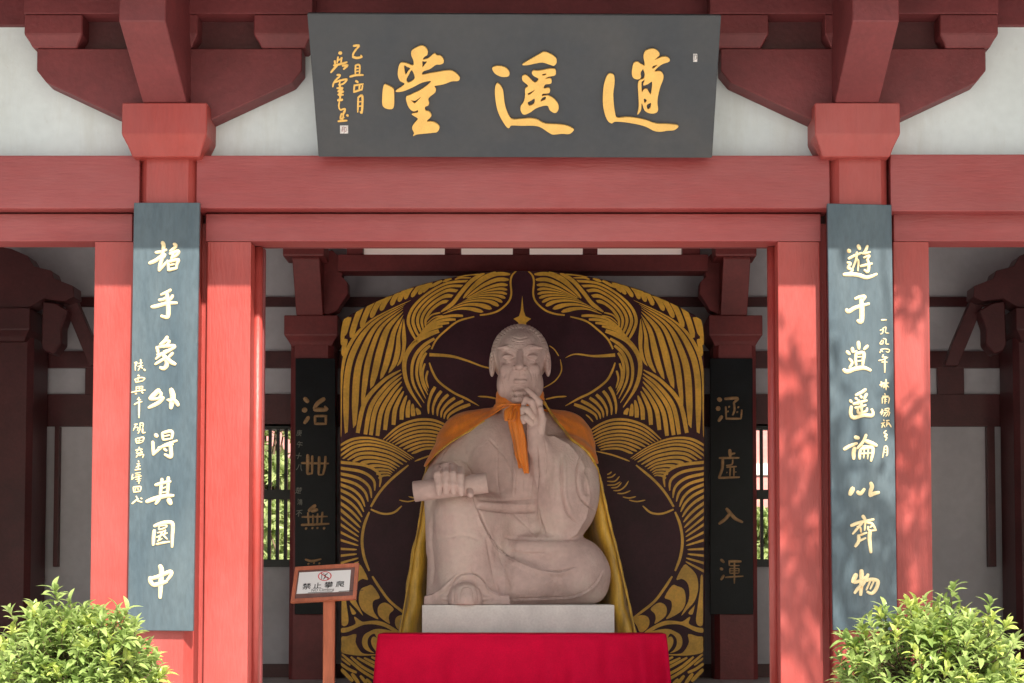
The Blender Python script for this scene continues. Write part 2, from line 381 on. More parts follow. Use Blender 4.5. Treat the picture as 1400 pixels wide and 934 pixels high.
def window(x0, x1):
    fr = bpy.data.objects.new('lattice_window', None); place(fr, H, ((x0+x1)/2, bw, zw0))
    box('window_frame', (x0-.02, bw-.06, zw0-.07), (x1+.02, bw-.001, zw0), WINB, fr)
    box('window_frame', (x0-.02, bw-.05, zw1), (x1+.02, bw-.001, zw1+.05), WINB, fr)
    zm = Z(676); box('window_rail', (x0, bw-.01, zm-.045), (x1, bw+.05, zm+.045), WINB, fr)
    nb = max(2, round((x1-x0)/.0765)); me = None
    for k in range(nb+1):
        x = x0+(x1-x0)*k/nb
        if me is None:
            o = box('window_bar', (x-.016, bw+.0, zw0-.003), (x+.016, bw+.032, zw1+.003), WINB, fr, .003); me = o.data; z_ = WORLD[o.name].z
        else: o = bpy.data.objects.new('window_bar', me); place(o, fr, (x, bw+.016, z_))
window(XL0, XL1); window(XR0, XR1)
def bbar(nm, px0, px1, py0, py1, m, Y=bw-.05, dep=.049, ex0=None, ex1=None):
    a = W(px0, py1, Y); b = W(px1, py0, Y)
    return box(nm, (a.x if ex0 is None else ex0, Y, a.z), (b.x if ex1 is None else ex1, Y+dep, b.z), m, H, .004)
bbar('back_beam', 0, 0, 406, 419, DARKRED, ex0=-6.4, ex1=6.4)
bbar('back_beam', 0, 0, 480, 503, DARKRED, ex0=-6.4, ex1=6.4)
bbar('back_beam', 0, 0, 539, 583, DARKRED, ex0=-6.4, ex1=6.4)
bbar('back_beam', 0, 0, 908, 927, DARKRED, ex0=-6.4, ex1=6.4)
for a_, b_ in ((72, 81), (1352, 1360)):
    bbar('wall_post', a_, b_, 583, 775, DARKRED, Y=bw-.08, dep=.079)
    bbar('wall_post', *((116, 150) if a_ < 700 else (1282, 1318)), 503, 539, DARKRED, Y=bw-.045, dep=.044)
# rear columns with their capitals
RX = [W(432, 600, YB).x, W(1000, 600, YB).x]
RX2 = [W(26, 600, YB).x, W(1406, 600, YB).x]
ztc = W(700, 474, YB-.22).z
for x in RX:
    s = -1 if x < 0 else 1
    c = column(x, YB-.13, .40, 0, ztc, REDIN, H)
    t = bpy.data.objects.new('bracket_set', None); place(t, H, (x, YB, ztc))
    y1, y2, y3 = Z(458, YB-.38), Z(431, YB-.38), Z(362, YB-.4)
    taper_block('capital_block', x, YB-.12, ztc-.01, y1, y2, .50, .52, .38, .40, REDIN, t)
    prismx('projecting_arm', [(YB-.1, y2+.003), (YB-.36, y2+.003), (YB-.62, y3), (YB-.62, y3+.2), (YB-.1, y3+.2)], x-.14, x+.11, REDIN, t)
    box('small_block', (x-.22, YB-.68, y3+.02), (x+.16, YB-.35, y3+.19), REDIN, t, .02)
    # side arm with rounded stepped profile
    q = 432 if s < 0 else 1000
    pts = [(q+8, 345), (q+22, 342), (q+33, 352), (q+38, 366), (q+35, 378), (q+43, 386), (q+44, 402), (q+36, 413), (q+30, 424), (q+16, 431), (q+8, 428)]
    if s > 0: pts = [(2*q-a_, b_) for a_, b_ in pts][::-1]
    prism('cross_arm', pts, YB-.30, .16, REDIN, t, .006)
for x in RX2:
    s = -1 if x < 0 else 1
    column(x, YB-.2, .52, 0, ztc+.05, DARKRED, H)
    t = bpy.data.objects.new('bracket_set', None); place(t, H, (x, YB, ztc))
    taper_block('capital_block', x, YB-.3, ztc-.0, ztc+.1, ztc+.3, .56, .60, .42, .46, DARKRED, t)
    pts = [(-20, 334), (15, 340), (38, 350), (46, 364), (70, 370), (74, 381), (100, 391), (101, 406), (88, 412), (60, 408), (40, 420), (-20, 425)]
    pt2 = [(58, 412), (76, 414), (92, 424), (84, 448), (84, 470), (72, 484), (60, 480), (56, 470)]
    st = [(84, 408), (100, 400), (130, 470), (140, 500), (122, 500)]
    mir = lambda P: P if s < 0 else [(1432-a_, b_) for a_, b_ in P][::-1]
    prism('stepped_arm', mir(pts), YB-.55, .25, DARKRED, t)
    prism('hanging_block', mir(pt2), YB-.50, .2, DARKRED, t, .012)
    prism('strut', mir(st), YB-.35, .1, DARKRED, t)
# cross beam near the ceiling with short posts and added diffuser panes behind
bb = bbar('tie_beam', 462, 968, 348, 370.5, REDIN, Y=5.62, dep=.24)
for a_, b_ in ((474, 496), (608, 630), (701, 724), (797, 817), (933, 957)):
    bbar('short_post', a_, b_, 336, 348, REDIN, Y=5.66, dep=.12)
# ceiling, side walls
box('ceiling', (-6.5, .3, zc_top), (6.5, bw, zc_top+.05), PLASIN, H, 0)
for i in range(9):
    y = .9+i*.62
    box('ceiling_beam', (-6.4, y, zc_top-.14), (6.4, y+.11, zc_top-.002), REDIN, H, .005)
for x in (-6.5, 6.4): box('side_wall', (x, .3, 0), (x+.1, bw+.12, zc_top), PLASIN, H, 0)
box('inner_beam', (-6.3, .23, zb+.05), (6.3, .30, zb+.3), RED2, H, .004)

# ------------------------------------------------------------------ brush writing
def ribbon(pts, wd, h0, h1, tip=(.75, .55)):
    """one brush stroke as a raised band: list of (x,y) -> verts in (u,v,h), faces"""
    P = cr(pts, 5); n = len(P); V = []; Fc = []
    P = [np.array(p) for p in P]
    T = []
    for i in range(n):
        t = P[min(i+1, n-1)]-P[max(i-1, 0)]; l = np.hypot(*t); T.append(t/l if l else np.array([1., 0]))
    hw = wd/2
    a = [(P[0]-T[0]*hw*.45, T[0], hw*tip[0]*.55)]
    for i in range(n):
        s = i/(n-1); k = tip[0]+(1-tip[0])*min(1, s*4); k *= 1 if s < .55 else 1-(1-tip[1])*((s-.55)/.45)**1.6
        k *= 1-.16*math.sin(math.pi*s)*(1 if len(pts) < 4 else .5)
        a.append((P[i], T[i], hw*k))
    a.append((P[-1]+T[-1]*hw*.35*tip[1], T[-1], hw*tip[1]*.5))
    for p, t, r in a:
        nn = np.array([-t[1], t[0]])
        for o, hh in ((-1, h0), (-.88, h1*.8), (0, h1), (.88, h1*.8), (1, h0)):
            q = p+nn*o*r; V.append((q[0], q[1], hh))
    m = len(a)
    for i in range(m-1):
        for j in range(4):
            b = i*5+j; Fc.append((b, b+1, b+6, b+5))
    return V, Fc
def strokes_to_mesh(strokes, origin, scale, surf, h=.004):
    """strokes in crop units; surf(px,py,h) gives the world point on the board"""
    V = []; Fc = []
    for i, s in enumerate(strokes):
        wd = s[0]; pts = s[1:]
        if len(pts) == 1: pts = [(pts[0][0]-wd*.12, pts[0][1]-wd*.1), (pts[0][0]+wd*.12, pts[0][1]+wd*.1)]
        v, f = ribbon(pts, wd, 0, 1)
        b = len(V)
        for x, y, hh in v: V.append(surf(origin[0]+x/scale, origin[1]+y/scale, (hh*h)+.0004+i*.00022*(1 if hh else 0)))
        Fc += [tuple(q+b for q in g_) for g_ in f]
    return V, Fc
def flat(Y): return lambda px, py, h: W(px, py, Y)+Vector((0, -h, 0))
def write(name, strokes, origin, scale, surf, m, parent, h=.004, fat=1.3):
    strokes = [[q[0]*fat]+list(q[1:]) for q in strokes]
    V, Fc = strokes_to_mesh(strokes, origin, scale, surf, h)
    return mk(name, V, Fc, m, parent, True)
L1 = [[[34,(240,85),(252,120),(246,165)],[26,(172,190),(225,182),(285,160)],[30,(108,298),(170,272),(238,222),(275,212)],[30,(245,170),(236,245)],[24,(195,255),(240,248),(268,222)],[30,(236,255),(216,310),(205,375)],[24,(205,375),(245,330),(278,288)],[28,(358,102),(378,125),(318,178)],[28,(318,202),(365,186),(402,178),(390,212),(345,242)],[24,(352,200),(330,262)],[26,(290,275),(300,320),(302,370)],[26,(300,285),(350,272),(402,265),(388,310),(382,352)],[26,(300,370),(350,358),(390,350)],[16,(318,318),(365,310)]],
 [[26,(325,572),(290,592),(222,622)],[26,(205,675),(250,668),(285,642)],[26,(345,628),(330,655),(305,680)],[30,(132,745),(180,738),(290,708),(392,705)],[34,(285,612),(296,700),(300,790),(288,850),(225,838)]]]
L2 = [[[30,(290,118),(262,160),(213,200)],[22,(285,160),(312,166),(250,228)],[28,(183,222),(196,282)],[26,(200,222),(270,212),(362,210),(332,243),(250,268)],[24,(188,300),(250,288),(330,250)],[24,(240,282),(172,345)],[34,(235,290),(275,340),(285,400),(255,440),(215,430)],[26,(270,335),(210,370),(165,400)],[26,(346,282),(298,332)],[36,(282,332),(322,372),(375,400)]],
 [[40,(205,660),(160,702),(108,750)],[26,(195,672),(228,700),(205,742)],[34,(247,735),(202,788),(98,842)],[26,(112,752),(170,752),(240,735)],[42,(328,655),(346,720),(336,785),(325,850)],[24,(293,762),(342,772)],[34,(345,755),(385,790),(402,822)]]]
L3 = [[[34,(168,110),(190,130)],[28,(140,180),(144,230),(145,312)],[24,(145,312),(190,268),(270,212),(392,168)],[24,(238,90),(246,162)],[26,(245,90),(320,72),(342,95),(332,150)],[14,(255,125),(318,112)],[18,(250,162),(325,150)],[22,(200,242),(280,222),(352,205)],[30,(320,188),(326,260),(325,335),(262,310)],[22,(258,255),(285,275)]],
 [[28,(235,560),(226,640),(215,740)],[30,(300,545),(296,640),(288,730)],[28,(170,622),(240,602),(327,585)],[13,(240,655),(285,642)],[13,(240,700),(285,690)],[34,(80,792),(160,762),(260,736),(357,730)],[30,(210,760),(170,817)],[42,(303,770),(326,820)]]]
L4 = [[[30,(157,188),(150,250),(145,342)],[30,(158,145),(230,117),(310,106),(345,130),(342,240),(338,360)],[20,(180,330),(250,315),(315,305)],[13,(210,140),(206,180),(270,160),(280,138),(210,145)],[14,(190,215),(262,196)],[15,(182,260),(230,240),(292,215)],[16,(240,200),(200,290)],[16,(242,232),(290,280)],[14,(270,185),(258,240)],[12,(190,300),(240,272)]],
 [[38,(213,550),(230,600),(222,740),(215,882)],[36,(113,670),(122,720),(160,755)],[32,(120,680),(200,660),(312,612),(330,635),(287,700)],[36,(150,748),(220,732),(290,708)]]]
R1 = [[[34,(148,128),(165,150)],[22,(138,255),(170,265),(145,310),(190,330),(165,360)],[32,(102,378),(180,375),(260,385),(340,408),(440,372)],[32,(248,80),(266,122)],[24,(150,215),(215,182),(285,156)],[20,(235,150),(225,230),(188,325)],[20,(225,222),(250,240),(244,342)],[24,(342,85),(320,140),(290,168)],[20,(308,165),(372,148)],[20,(305,205),(362,186),(340,225)],[24,(272,292),(392,266)],[24,(340,222),(356,280),(346,350),(308,330)]],
 [[26,(218,625),(270,606),(317,603),(300,640)],[32,(128,735),(152,755),(220,716),(362,675)],[38,(280,635),(286,740),(280,855),(238,846)]]]
R2 = [[[28,(95,155),(126,186)],[24,(120,230),(150,270),(120,322)],[34,(62,340),(100,360),(180,332),(270,322),(340,350)],[32,(213,58),(218,132)],[30,(150,120),(157,168)],[28,(308,98),(268,136)],[26,(190,172),(184,230),(190,302)],[28,(190,177),(266,170),(262,240),(256,302)],[14,(205,212),(245,208)],[14,(205,255),(245,250)],[16,(155,165),(200,150)]],
 [[28,(287,543),(240,575),(183,602)],[24,(183,630),(202,647)],[24,(235,608),(247,632)],[26,(298,588),(270,642)],[26,(163,692),(220,677),(302,655)],[20,(216,650),(206,700)],[24,(180,730),(240,720),(290,702)],[26,(240,672),(246,770)],[22,(208,745),(216,782),(290,766),(302,730)],[26,(128,655),(146,676)],[30,(140,718),(135,790),(165,830),(260,806),(345,810),(362,780),(344,742)]]]
R3 = [[[32,(178,95),(222,106)],[30,(68,220),(120,190),(202,156)],[34,(176,205),(164,255),(166,322)],[26,(292,72),(262,140),(198,212)],[34,(290,135),(350,158),(402,185)],[26,(236,222),(226,270),(225,322)],[28,(240,217),(300,205),(357,206),(357,270),(340,342)],[15,(240,265),(350,260)],[15,(272,222),(266,312)],[15,(312,220),(306,320)],[14,(250,192),(312,185)]],
 [[42,(157,618),(124,687)],[32,(203,655),(236,672),(277,622)],[32,(338,563),(352,600),(336,650),(328,692)],[34,(328,692),(370,672),(427,660)]]]
R4 = [[[30,(258,40),(285,82)],[28,(138,140),(220,110),(372,76)],[22,(250,115),(200,172),(153,227)],[16,(200,150),(227,162)],[18,(282,110),(276,190)],[22,(300,110),(352,122),(394,190)],[18,(367,130),(330,160)],[18,(235,160),(240,210)],[18,(310,150),(322,190),(397,187)],[30,(215,240),(215,300),(178,357)],[20,(215,300),(290,265)],[20,(230,237),(300,212)],[34,(332,200),(326,280),(341,417)]],
 [[38,(244,598),(246,690),(236,852)],[40,(190,640),(153,722)],[28,(170,722),(230,702),(292,660)],[30,(250,742),(210,780),(173,832)],[28,(312,638),(290,690),(248,762)],[30,(290,702),(350,690),(412,710),(392,790),(350,832),(300,815)],[18,(332,710),(292,800)],[18,(367,715),(332,790)]]]
I1 = [[[42,(140,110),(175,150)],[48,(125,230),(160,230)],[36,(177,303),(135,367)],[40,(337,115),(272,160),(235,215)],[40,(240,225),(300,226),(368,226)],[24,(372,222),(342,190)],[24,(245,290),(245,372)],[24,(245,290),(367,290)],[24,(355,290),(355,372)],[24,(245,370),(362,370)]],
 [[22,(108,770),(385,775)],[32,(170,690),(170,780),(165,880)],[24,(217,700),(216,780),(215,872)],[22,(165,882),(220,876)],[28,(287,710),(286,780),(280,885)],[24,(352,705),(346,800),(325,890)],[16,(280,890),(322,890)]]]
I2 = [[[34,(247,233),(205,265),(178,292)],[38,(212,287),(272,275)],[18,(113,350),(372,345)],[24,(108,432),(388,420)],[20,(173,308),(180,430)],[18,(225,330),(225,430)],[18,(272,318),(266,430)],[20,(320,303),(310,425)],[28,(155,470)],[24,(220,465)],[24,(270,465)],[28,(340,467)]],
 [[22,(148,785),(200,800),(250,795),(307,780)],[24,(178,830)],[20,(235,822)],[22,(290,826)],[20,(140,870),(320,860)],[20,(310,860),(300,930)],[20,(160,925),(310,915)],[18,(180,1000),(330,960),(310,1040)]]]
J1 = [[[40,(125,110),(150,130)],[42,(113,200),(136,216)],[30,(157,283),(123,332)],[26,(188,110),(312,105),(272,150)],[20,(275,150),(281,220),(262,272)],[18,(195,190),(200,302)],[20,(200,305),(347,305)],[16,(352,220),(346,305)],[22,(230,190)],[20,(218,236)],[22,(320,195)],[20,(310,242)]],
 [[30,(235,613),(240,682)],[20,(240,655),(287,645)],[20,(133,692),(327,690)],[26,(166,700),(160,800),(128,887)],[14,(265,710),(255,755),(200,765)],[16,(205,782),(302,775)],[16,(240,790),(236,872)],[16,(276,790),(275,872)],[14,(208,835)],[14,(295,830)],[20,(128,887),(332,880)]]]
J2 = [[[30,(203,113),(235,150),(290,210),(362,245)],[30,(237,160),(190,215),(128,262)]],
 [[26,(150,613),(180,640)],[26,(145,700),(167,710)],[24,(176,768),(148,812)],[26,(228,630),(347,630)],[16,(230,640),(230,672)],[12,(240,672),(330,670)],[12,(235,702),(235,745)],[12,(235,700),(327,700)],[12,(326,700),(325,745)],[12,(235,747),(325,745)],[9,(240,723),(322,722)],[16,(193,786),(367,775)],[16,(281,645),(280,847)]]]
SA = [[[18,(105,100),(135,95),(120,140)],[16,(118,100),(115,195)],[16,(150,110),(205,100)],[20,(180,60),(182,130),(150,195)],[16,(148,145),(212,135)],[18,(185,150),(205,170)],[26,(222,180),(235,198)]],
 [[24,(148,252),(168,262)],[20,(112,300),(125,338)],[18,(118,300),(180,280),(230,290),(200,325)],[16,(150,275),(150,325)],[18,(125,338),(195,322)]],
 [[16,(128,390),(128,440)],[14,(130,392),(205,385)],[16,(205,385),(200,435)],[12,(165,388),(165,435)],[12,(130,412),(200,408)],[22,(72,460),(150,442),(240,432)],[22,(118,478),(135,470)],[22,(195,455),(210,472)]],
 [[20,(160,520),(150,545)],[18,(140,545),(185,548)],[22,(105,608),(150,582),(200,572)],[26,(162,560),(160,770)]],
 [[18,(105,850),(145,845)],[16,(125,850),(90,925)],[14,(115,890),(150,885),(140,925)],[16,(175,835),(172,900)],[16,(175,832),(212,838),(205,895)],[11,(180,860),(205,860)],[20,(175,905),(150,960)],[22,(205,900),(205,950),(240,945)]]]
SB = [[[20,(115,135),(128,182)],[20,(118,130),(205,112),(195,165)],[14,(160,125),(150,175)],[12,(130,155),(190,148)],[16,(130,182),(190,170)]],
 [[16,(155,225),(160,245)],[16,(115,262),(150,250),(195,250)],[14,(150,255),(120,290)],[14,(165,262),(195,285)],[16,(125,300),(195,290)],[18,(160,290),(120,345)],[18,(165,315),(205,312),(195,350)],[10,(150,325),(180,325)]],
 [[18,(145,385),(152,400)],[16,(130,420),(165,415)],[16,(120,460),(150,440),(170,445)],[16,(150,415),(145,480)],[22,(110,490),(175,480)]],
 [[18,(80,540),(70,595)],[16,(70,600),(100,575)],[14,(110,530),(175,520)],[12,(115,550),(170,545)],[16,(110,575),(185,560)],[14,(115,600),(180,590)],[22,(150,560),(152,650)],[12,(130,622),(175,615)]],
 [[20,(88,690),(92,745)],[20,(90,690),(172,685),(165,740)],[12,(118,695),(110,730)],[12,(140,695),(145,730)],[18,(95,748),(165,740)]],
 [[18,(120,795),(135,830),(118,850)],[24,(75,880),(110,850),(150,825)],[20,(140,850),(190,865)],[20,(175,818),(190,828)]]]
SC = [[[26,(95,72),(160,70)]],
 [[16,(75,205),(115,195),(105,240),(80,252)],[16,(110,180),(150,165),(145,230),(190,240)]],
 [[16,(100,330),(75,375),(110,375),(115,330)],[18,(115,310),(150,320),(150,375),(190,380)]],
 [[20,(75,490),(90,460),(110,480)],[16,(80,450),(140,440),(195,455),(180,485),(150,475)]],
 [[22,(118,515),(105,545)],[18,(100,545),(160,545)],[20,(60,590),(110,580),(175,550)],[16,(95,610),(170,610)],[24,(135,550),(135,745)]],
 [[18,(75,900),(110,880),(90,930)],[16,(85,860),(100,890)],[16,(110,880),(165,865)],[18,(150,830),(145,935)],[16,(140,890),(110,930)],[16,(150,890),(185,930)]]]
SD = [[[14,(60,130),(95,120)],[16,(80,95),(75,150)],[16,(95,115),(155,105)],[18,(125,70),(125,180)],[14,(120,130),(98,160)],[14,(128,130),(155,150)]],
 [[14,(110,215),(118,230)],[14,(88,245),(150,240)],[16,(85,260),(85,320)],[16,(90,262),(155,255),(150,320)],[11,(105,280),(135,278)],[11,(105,300),(135,298)],[16,(118,240),(112,325)]],
 [[18,(65,420),(90,395),(75,440)],[14,(80,380),(95,400)],[14,(110,380),(155,370),(150,400)],[12,(110,395),(150,390)],[14,(100,420),(160,410),(150,455)],[14,(125,415),(95,455)],[12,(145,425),(120,460)]],
 [[14,(100,490),(105,505)],[14,(75,530),(115,520)],[16,(95,525),(80,575)],[14,(100,545),(115,570)],[14,(125,500),(160,495)],[16,(135,510),(130,560)],[16,(150,520),(180,568)],[12,(125,545),(160,530)]],
 [[18,(125,605),(105,630),(135,650),(110,665),(132,680),(118,708)]],
 [[18,(110,770),(100,830),(88,890)],[18,(110,772),(135,775),(138,850),(125,870)],[11,(110,805),(132,805)],[11,(108,835),(132,833)]]]
def fonttext(body, size, off=.0):
    c = bpy.data.curves.new('txt', 'FONT'); c.body = body; c.size = size; c.offset = off; c.align_x = 'CENTER'; c.align_y = 'CENTER'; c.resolution_u = 3
    o = bpy.data.objects.new('txt', c); sc.collection.objects.link(o); bpy.context.view_layer.update()
    m = bpy.data.meshes.new_from_object(o.evaluated_get(bpy.context.evaluated_depsgraph_get()))
    V = [tuple(v.co) for v in m.vertices]; Fc = [tuple(p.vertices) for p in m.polygons]
    bpy.data.objects.remove(o); bpy.data.curves.remove(c); bpy.data.meshes.remove(m)
    V = np.array(V)
    if len(V):
        c0 = (V.min(0)+V.max(0))/2; V = V-c0
    return V, Fc
BOLD = [(0, 0), (.026, .004), (.014, -.020)]
def fontchars(name, items, surf, m, parent, h=.0015, off=.03, slant=0):
    """items: (char, px, py, height in picture units)"""
    hr_ = random.Random(9)
    for ch, px, py, s in items:
        VV = []; FF = []; sk = hr_.uniform(-.15, .25); ro = hr_.uniform(-.14, .14); sq = hr_.uniform(.82, 1.08)
        V, Fc = fonttext(ch, 1.0, 0)
        if not len(V): continue
        k = s/max(V[:, 1].max()-V[:, 1].min(), .8)
        for j, (ox, oy) in enumerate(BOLD if off else BOLD[:1]):
            b = len(VV)
            for v in V: VV.append(surf(px+((v[0]+ox)*sq+v[1]*sk)*k*.95+(v[1])*k*slant, py-(v[1]+oy+v[0]*ro)*k, h+j*.0002))
            FF += [tuple(q+b for q in f) for f in Fc]
        mk(name, VV, FF, m, parent)
def couplet(label, p4, Y, m, wmat, groups, extra=None, grp=None):
    (x0, y0), (x1, y0b), (x1b, y1b), (x0b, y1) = p4
    base = W((x0b+x1b)/2, y1, Y)
    t = thing('couplet_board', (base.x, Y+.015, base.z), label, 'couplet board', grp)
    prism('board', p4, Y, .03, m, t, .003)
    for strokes, org, scl in groups:
        for s in strokes: write('character', s, org, scl, flat(Y), wmat, t, .0035, 1.45 if wmat is PGOLD else 1.3)
    if extra and isinstance(extra[0][0], list):
        for groups_, org, scl in extra:
            for st_ in groups_: write('inscription_character', st_, org, scl, flat(Y), wmat, t, .0028, 1.05)
    elif extra: fontchars('inscription', extra, flat(Y), wmat if wmat is not DGOLD else GREYINK, t, .0012, .02, .12)
    return t
YC = -.062
def col_text(txt, x0, y0, x1, y1, s):
    n = len(txt); return [(c, x0+(x1-x0)*i/(n-1)+(.9*math.sin(i*2.3)), y0+(y1-y0)*i/(n-1), s*(1+.08*math.sin(i*3.1))) for i, c in enumerate(txt) if c != ' ']
couplet('blue black couplet board in sun on the left front column, gold characters ending in 中', [(183, 277), (273, 277), (264, 863), (174, 862)], YC, COUP, PGOLD,
        [(L1, (190, 320), 7.47), (L2, (190, 445), 7.47), (L3, (190, 580), 7.47), (L4, (190, 700), 7.47)],
        [(SA, (172, 485), 8.89), (SB, (172, 585), 8.49)], 'front couplet boards')
couplet('dappled blue black couplet board on the right front column, gold characters ending in 物', [(1131, 278), (1219, 280), (1227, 862), (1139, 862)], YC, COUP, PGOLD,
        [(R1, (1140, 325), 7.47), (R2, (1145, 460), 7.47), (R3, (1145, 585), 7.47), (R4, (1145, 700), 7.47)],
        [(SC, (1195, 430), 9.34), (SD, (1195, 510), 7.66)], 'front couplet boards')
YI = YB-.37
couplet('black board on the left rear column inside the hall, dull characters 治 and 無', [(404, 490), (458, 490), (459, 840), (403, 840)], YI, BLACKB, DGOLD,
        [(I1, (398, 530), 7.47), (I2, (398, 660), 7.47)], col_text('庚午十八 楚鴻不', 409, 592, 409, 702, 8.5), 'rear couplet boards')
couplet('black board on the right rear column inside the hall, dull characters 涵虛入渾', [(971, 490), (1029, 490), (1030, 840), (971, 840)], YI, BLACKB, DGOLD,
        [(J1, (965, 530), 7.185), (J2, (965, 680), 7.185)], None, 'rear couplet boards')

# ------------------------------------------------------------------ name board over the door
pb_bot = W(704, 215, -.10); pt = W(704, 19.5, -.52)
bn = Vector((0, -(pt.z-pb_bot.z), (pt.y-pb_bot.y))).normalized()
if bn.y > 0: bn = -bn
def onboard(px, py, h=0.0):
    a = (px-UC)/F; b = -(py-VC)/F; d = Vector((a, 0, 0))+FW+UP*b
    t = (pb_bot-CAM).dot(bn)/d.dot(bn); return CAM+d*t+bn*h
nb = thing('name_board', (pb_bot.x, pb_bot.y, pb_bot.z), 'large dark grey name board tilted forward over the doorway with three big gold characters', 'name board')
cs = [onboard(*p) for p in ((420, 18.5), (986, 21), (973.5, 216), (435.5, 214.5))]
bm = bmesh.new(); vs = [bm.verts.new(c) for c in cs]; f = bm.faces.new(vs)
r = bmesh.ops.extrude_face_region(bm, geom=[f])
for v in [q for q in r['geom'] if isinstance(q, bmesh.types.BMVert)]: v.co -= bn*.035
bmesh.ops.recalc_face_normals(bm, faces=bm.faces[:]); bmesh.ops.bevel(bm, geom=bm.edges[:], offset=.004, segments=2, affect='EDGES')
bmk('board', bm, BOARD, nb)
# thin reddish rear lip under the board
cs2 = [onboard(436, 211, -.037), onboard(973, 212, -.037), onboard(973, 218, -.037), onboard(436, 217, -.037)]
bm = bmesh.new(); vs = [bm.verts.new(c) for c in cs2]; f = bm.faces.new(vs); r = bmesh.ops.extrude_face_region(bm, geom=[f])
for v in [q for q in r['geom'] if isinstance(q, bmesh.types.BMVert)]: v.co -= bn*.012
bmesh.ops.recalc_face_normals(bm, faces=bm.faces[:]); bmk('backing_batten', bm, RED2, nb)
for px in (470, 940):
    a_ = onboard(px, 60, -.04); cyl('hanger', a_, (a_.x, .1, a_.z+.05), .012, .012, INK, nb, 8)
def outline_char(name, outer, holes, org, scl, surf, m, parent, h=.008, sub=4):
    c = bpy.data.curves.new('oc', 'CURVE'); c.dimensions = '2D'; c.fill_mode = 'BOTH'; c.extrude = .5
    for k, poly in enumerate([outer]+holes):
        P = cr(poly, sub, True)
        s = c.splines.new('POLY'); s.points.add(len(P)-1); s.use_cyclic_u = True
        for i, p in enumerate(P): s.points[i].co = (p[0]/100, -p[1]/100, 0, 1)
    o = bpy.data.objects.new('oc', c); sc.collection.objects.link(o); bpy.context.view_layer.update()
    me = bpy.data.meshes.new_from_object(o.evaluated_get(bpy.context.evaluated_depsgraph_get()))
    V = [surf(org[0]+v.co.x*100/scl, org[1]-v.co.y*100/scl, .0005+(v.co.z+.5)*h) for v in me.vertices]; Fc = [tuple(p.vertices) for p in me.polygons]
    bpy.data.objects.remove(o); bpy.data.curves.remove(c); bpy.data.meshes.remove(me)
    return V, Fc
def bigchar(parts, org):
    V = []; Fc = []
    for k, (o_, h_) in enumerate(parts):
        v, f = outline_char('', o_, h_, org, 6.225, onboard, GOLD, nb, .018+.0006*k)
        b = len(V); V += v; Fc += [tuple(q+b for q in g_) for g_ in f]
    mk('character', V, Fc, GOLD, nb)
bigchar([([(65,405),(85,405),(140,435),(150,470),(150,570),(140,605),(110,612),(70,600),(50,570),(50,500),(55,440)], []),
 ([(345,85),(385,72),(415,85),(435,115),(432,150),(410,165),(395,190),(440,180),(490,140),(515,155),(545,158),(570,190),(568,220),(540,232),(505,235),(455,270),(400,290),(390,318),(450,308),(530,295),(615,283),(660,295),(700,330),(708,355),(690,372),(640,375),(570,400),(495,415),(505,440),(498,470),(455,505),(440,530),(447,560),(440,580),(415,592),(415,622),(450,635),(467,665),(455,685),(428,715),(480,720),(525,745),(535,775),(515,805),(480,812),(350,825),(312,840),(320,815),(305,780),(310,750),(350,700),(345,685),(305,660),(305,650),(350,640),(352,620),(320,630),(290,615),(265,575),(252,510),(290,490),(390,440),(465,375),(390,385),(310,425),(240,455),(190,465),(165,455),(240,400),(200,370),(182,320),(187,260),(205,220),(250,220),(310,240),(315,200),(297,155),(300,115)],
  [[(237,240),(262,252),(288,265),(268,290),(250,318),(240,290)],[(298,280),(318,310),(325,350),(295,378),(265,385),(255,360),(275,320)],[(390,205),(410,206),(430,207),(412,232),(392,255),(391,230)],[(295,535),(325,540),(352,525),(380,505),(355,535),(325,562)]])], (515, 50))
bigchar([([(50,265),(70,250),(110,245),(160,258),(195,295),(190,330),(150,338),(110,330),(70,305)], []),
 ([(90,392),(115,405),(140,445),(148,500),(155,560),(175,630),(215,695),(300,695),(370,690),(430,700),(500,735),(620,742),(690,755),(740,780),(740,795),(705,822),(640,820),(570,827),(530,810),(460,765),(400,752),(300,752),(215,750),(195,770),(170,760),(120,680),(90,600),(75,500),(75,430)], []),
 ([(305,232),(380,185),(450,145),(490,125),(540,140),(590,175),(597,215),(575,242),(545,235),(480,215),(420,222),(350,237)], []),
 ([(400,285),(450,285),(530,270),(580,270),(592,300),(580,325),(530,335),(500,352),(545,350),(555,375),(545,395),(500,402),(490,435),(530,430),(542,450),(530,475),(480,480),(475,500),(520,495),(570,520),(605,560),(615,600),(600,635),(575,642),(540,620),(515,580),(430,600),(370,640),(320,657),(295,630),(292,590),(320,545),(330,490),(330,440),(355,412),(310,370),(305,335),(325,322),(350,330),(410,385),(445,355),(405,330),(387,305)],
  [[(475,315),(492,310),(510,308),(505,320),(480,325)],[(352,555),(380,538),(410,522),(405,565),(365,582)],[(460,545),(475,515),(505,505),(502,530),(480,540)],[(350,480),(382,462),(413,446),(392,470),(365,490)]])], (665, 50))
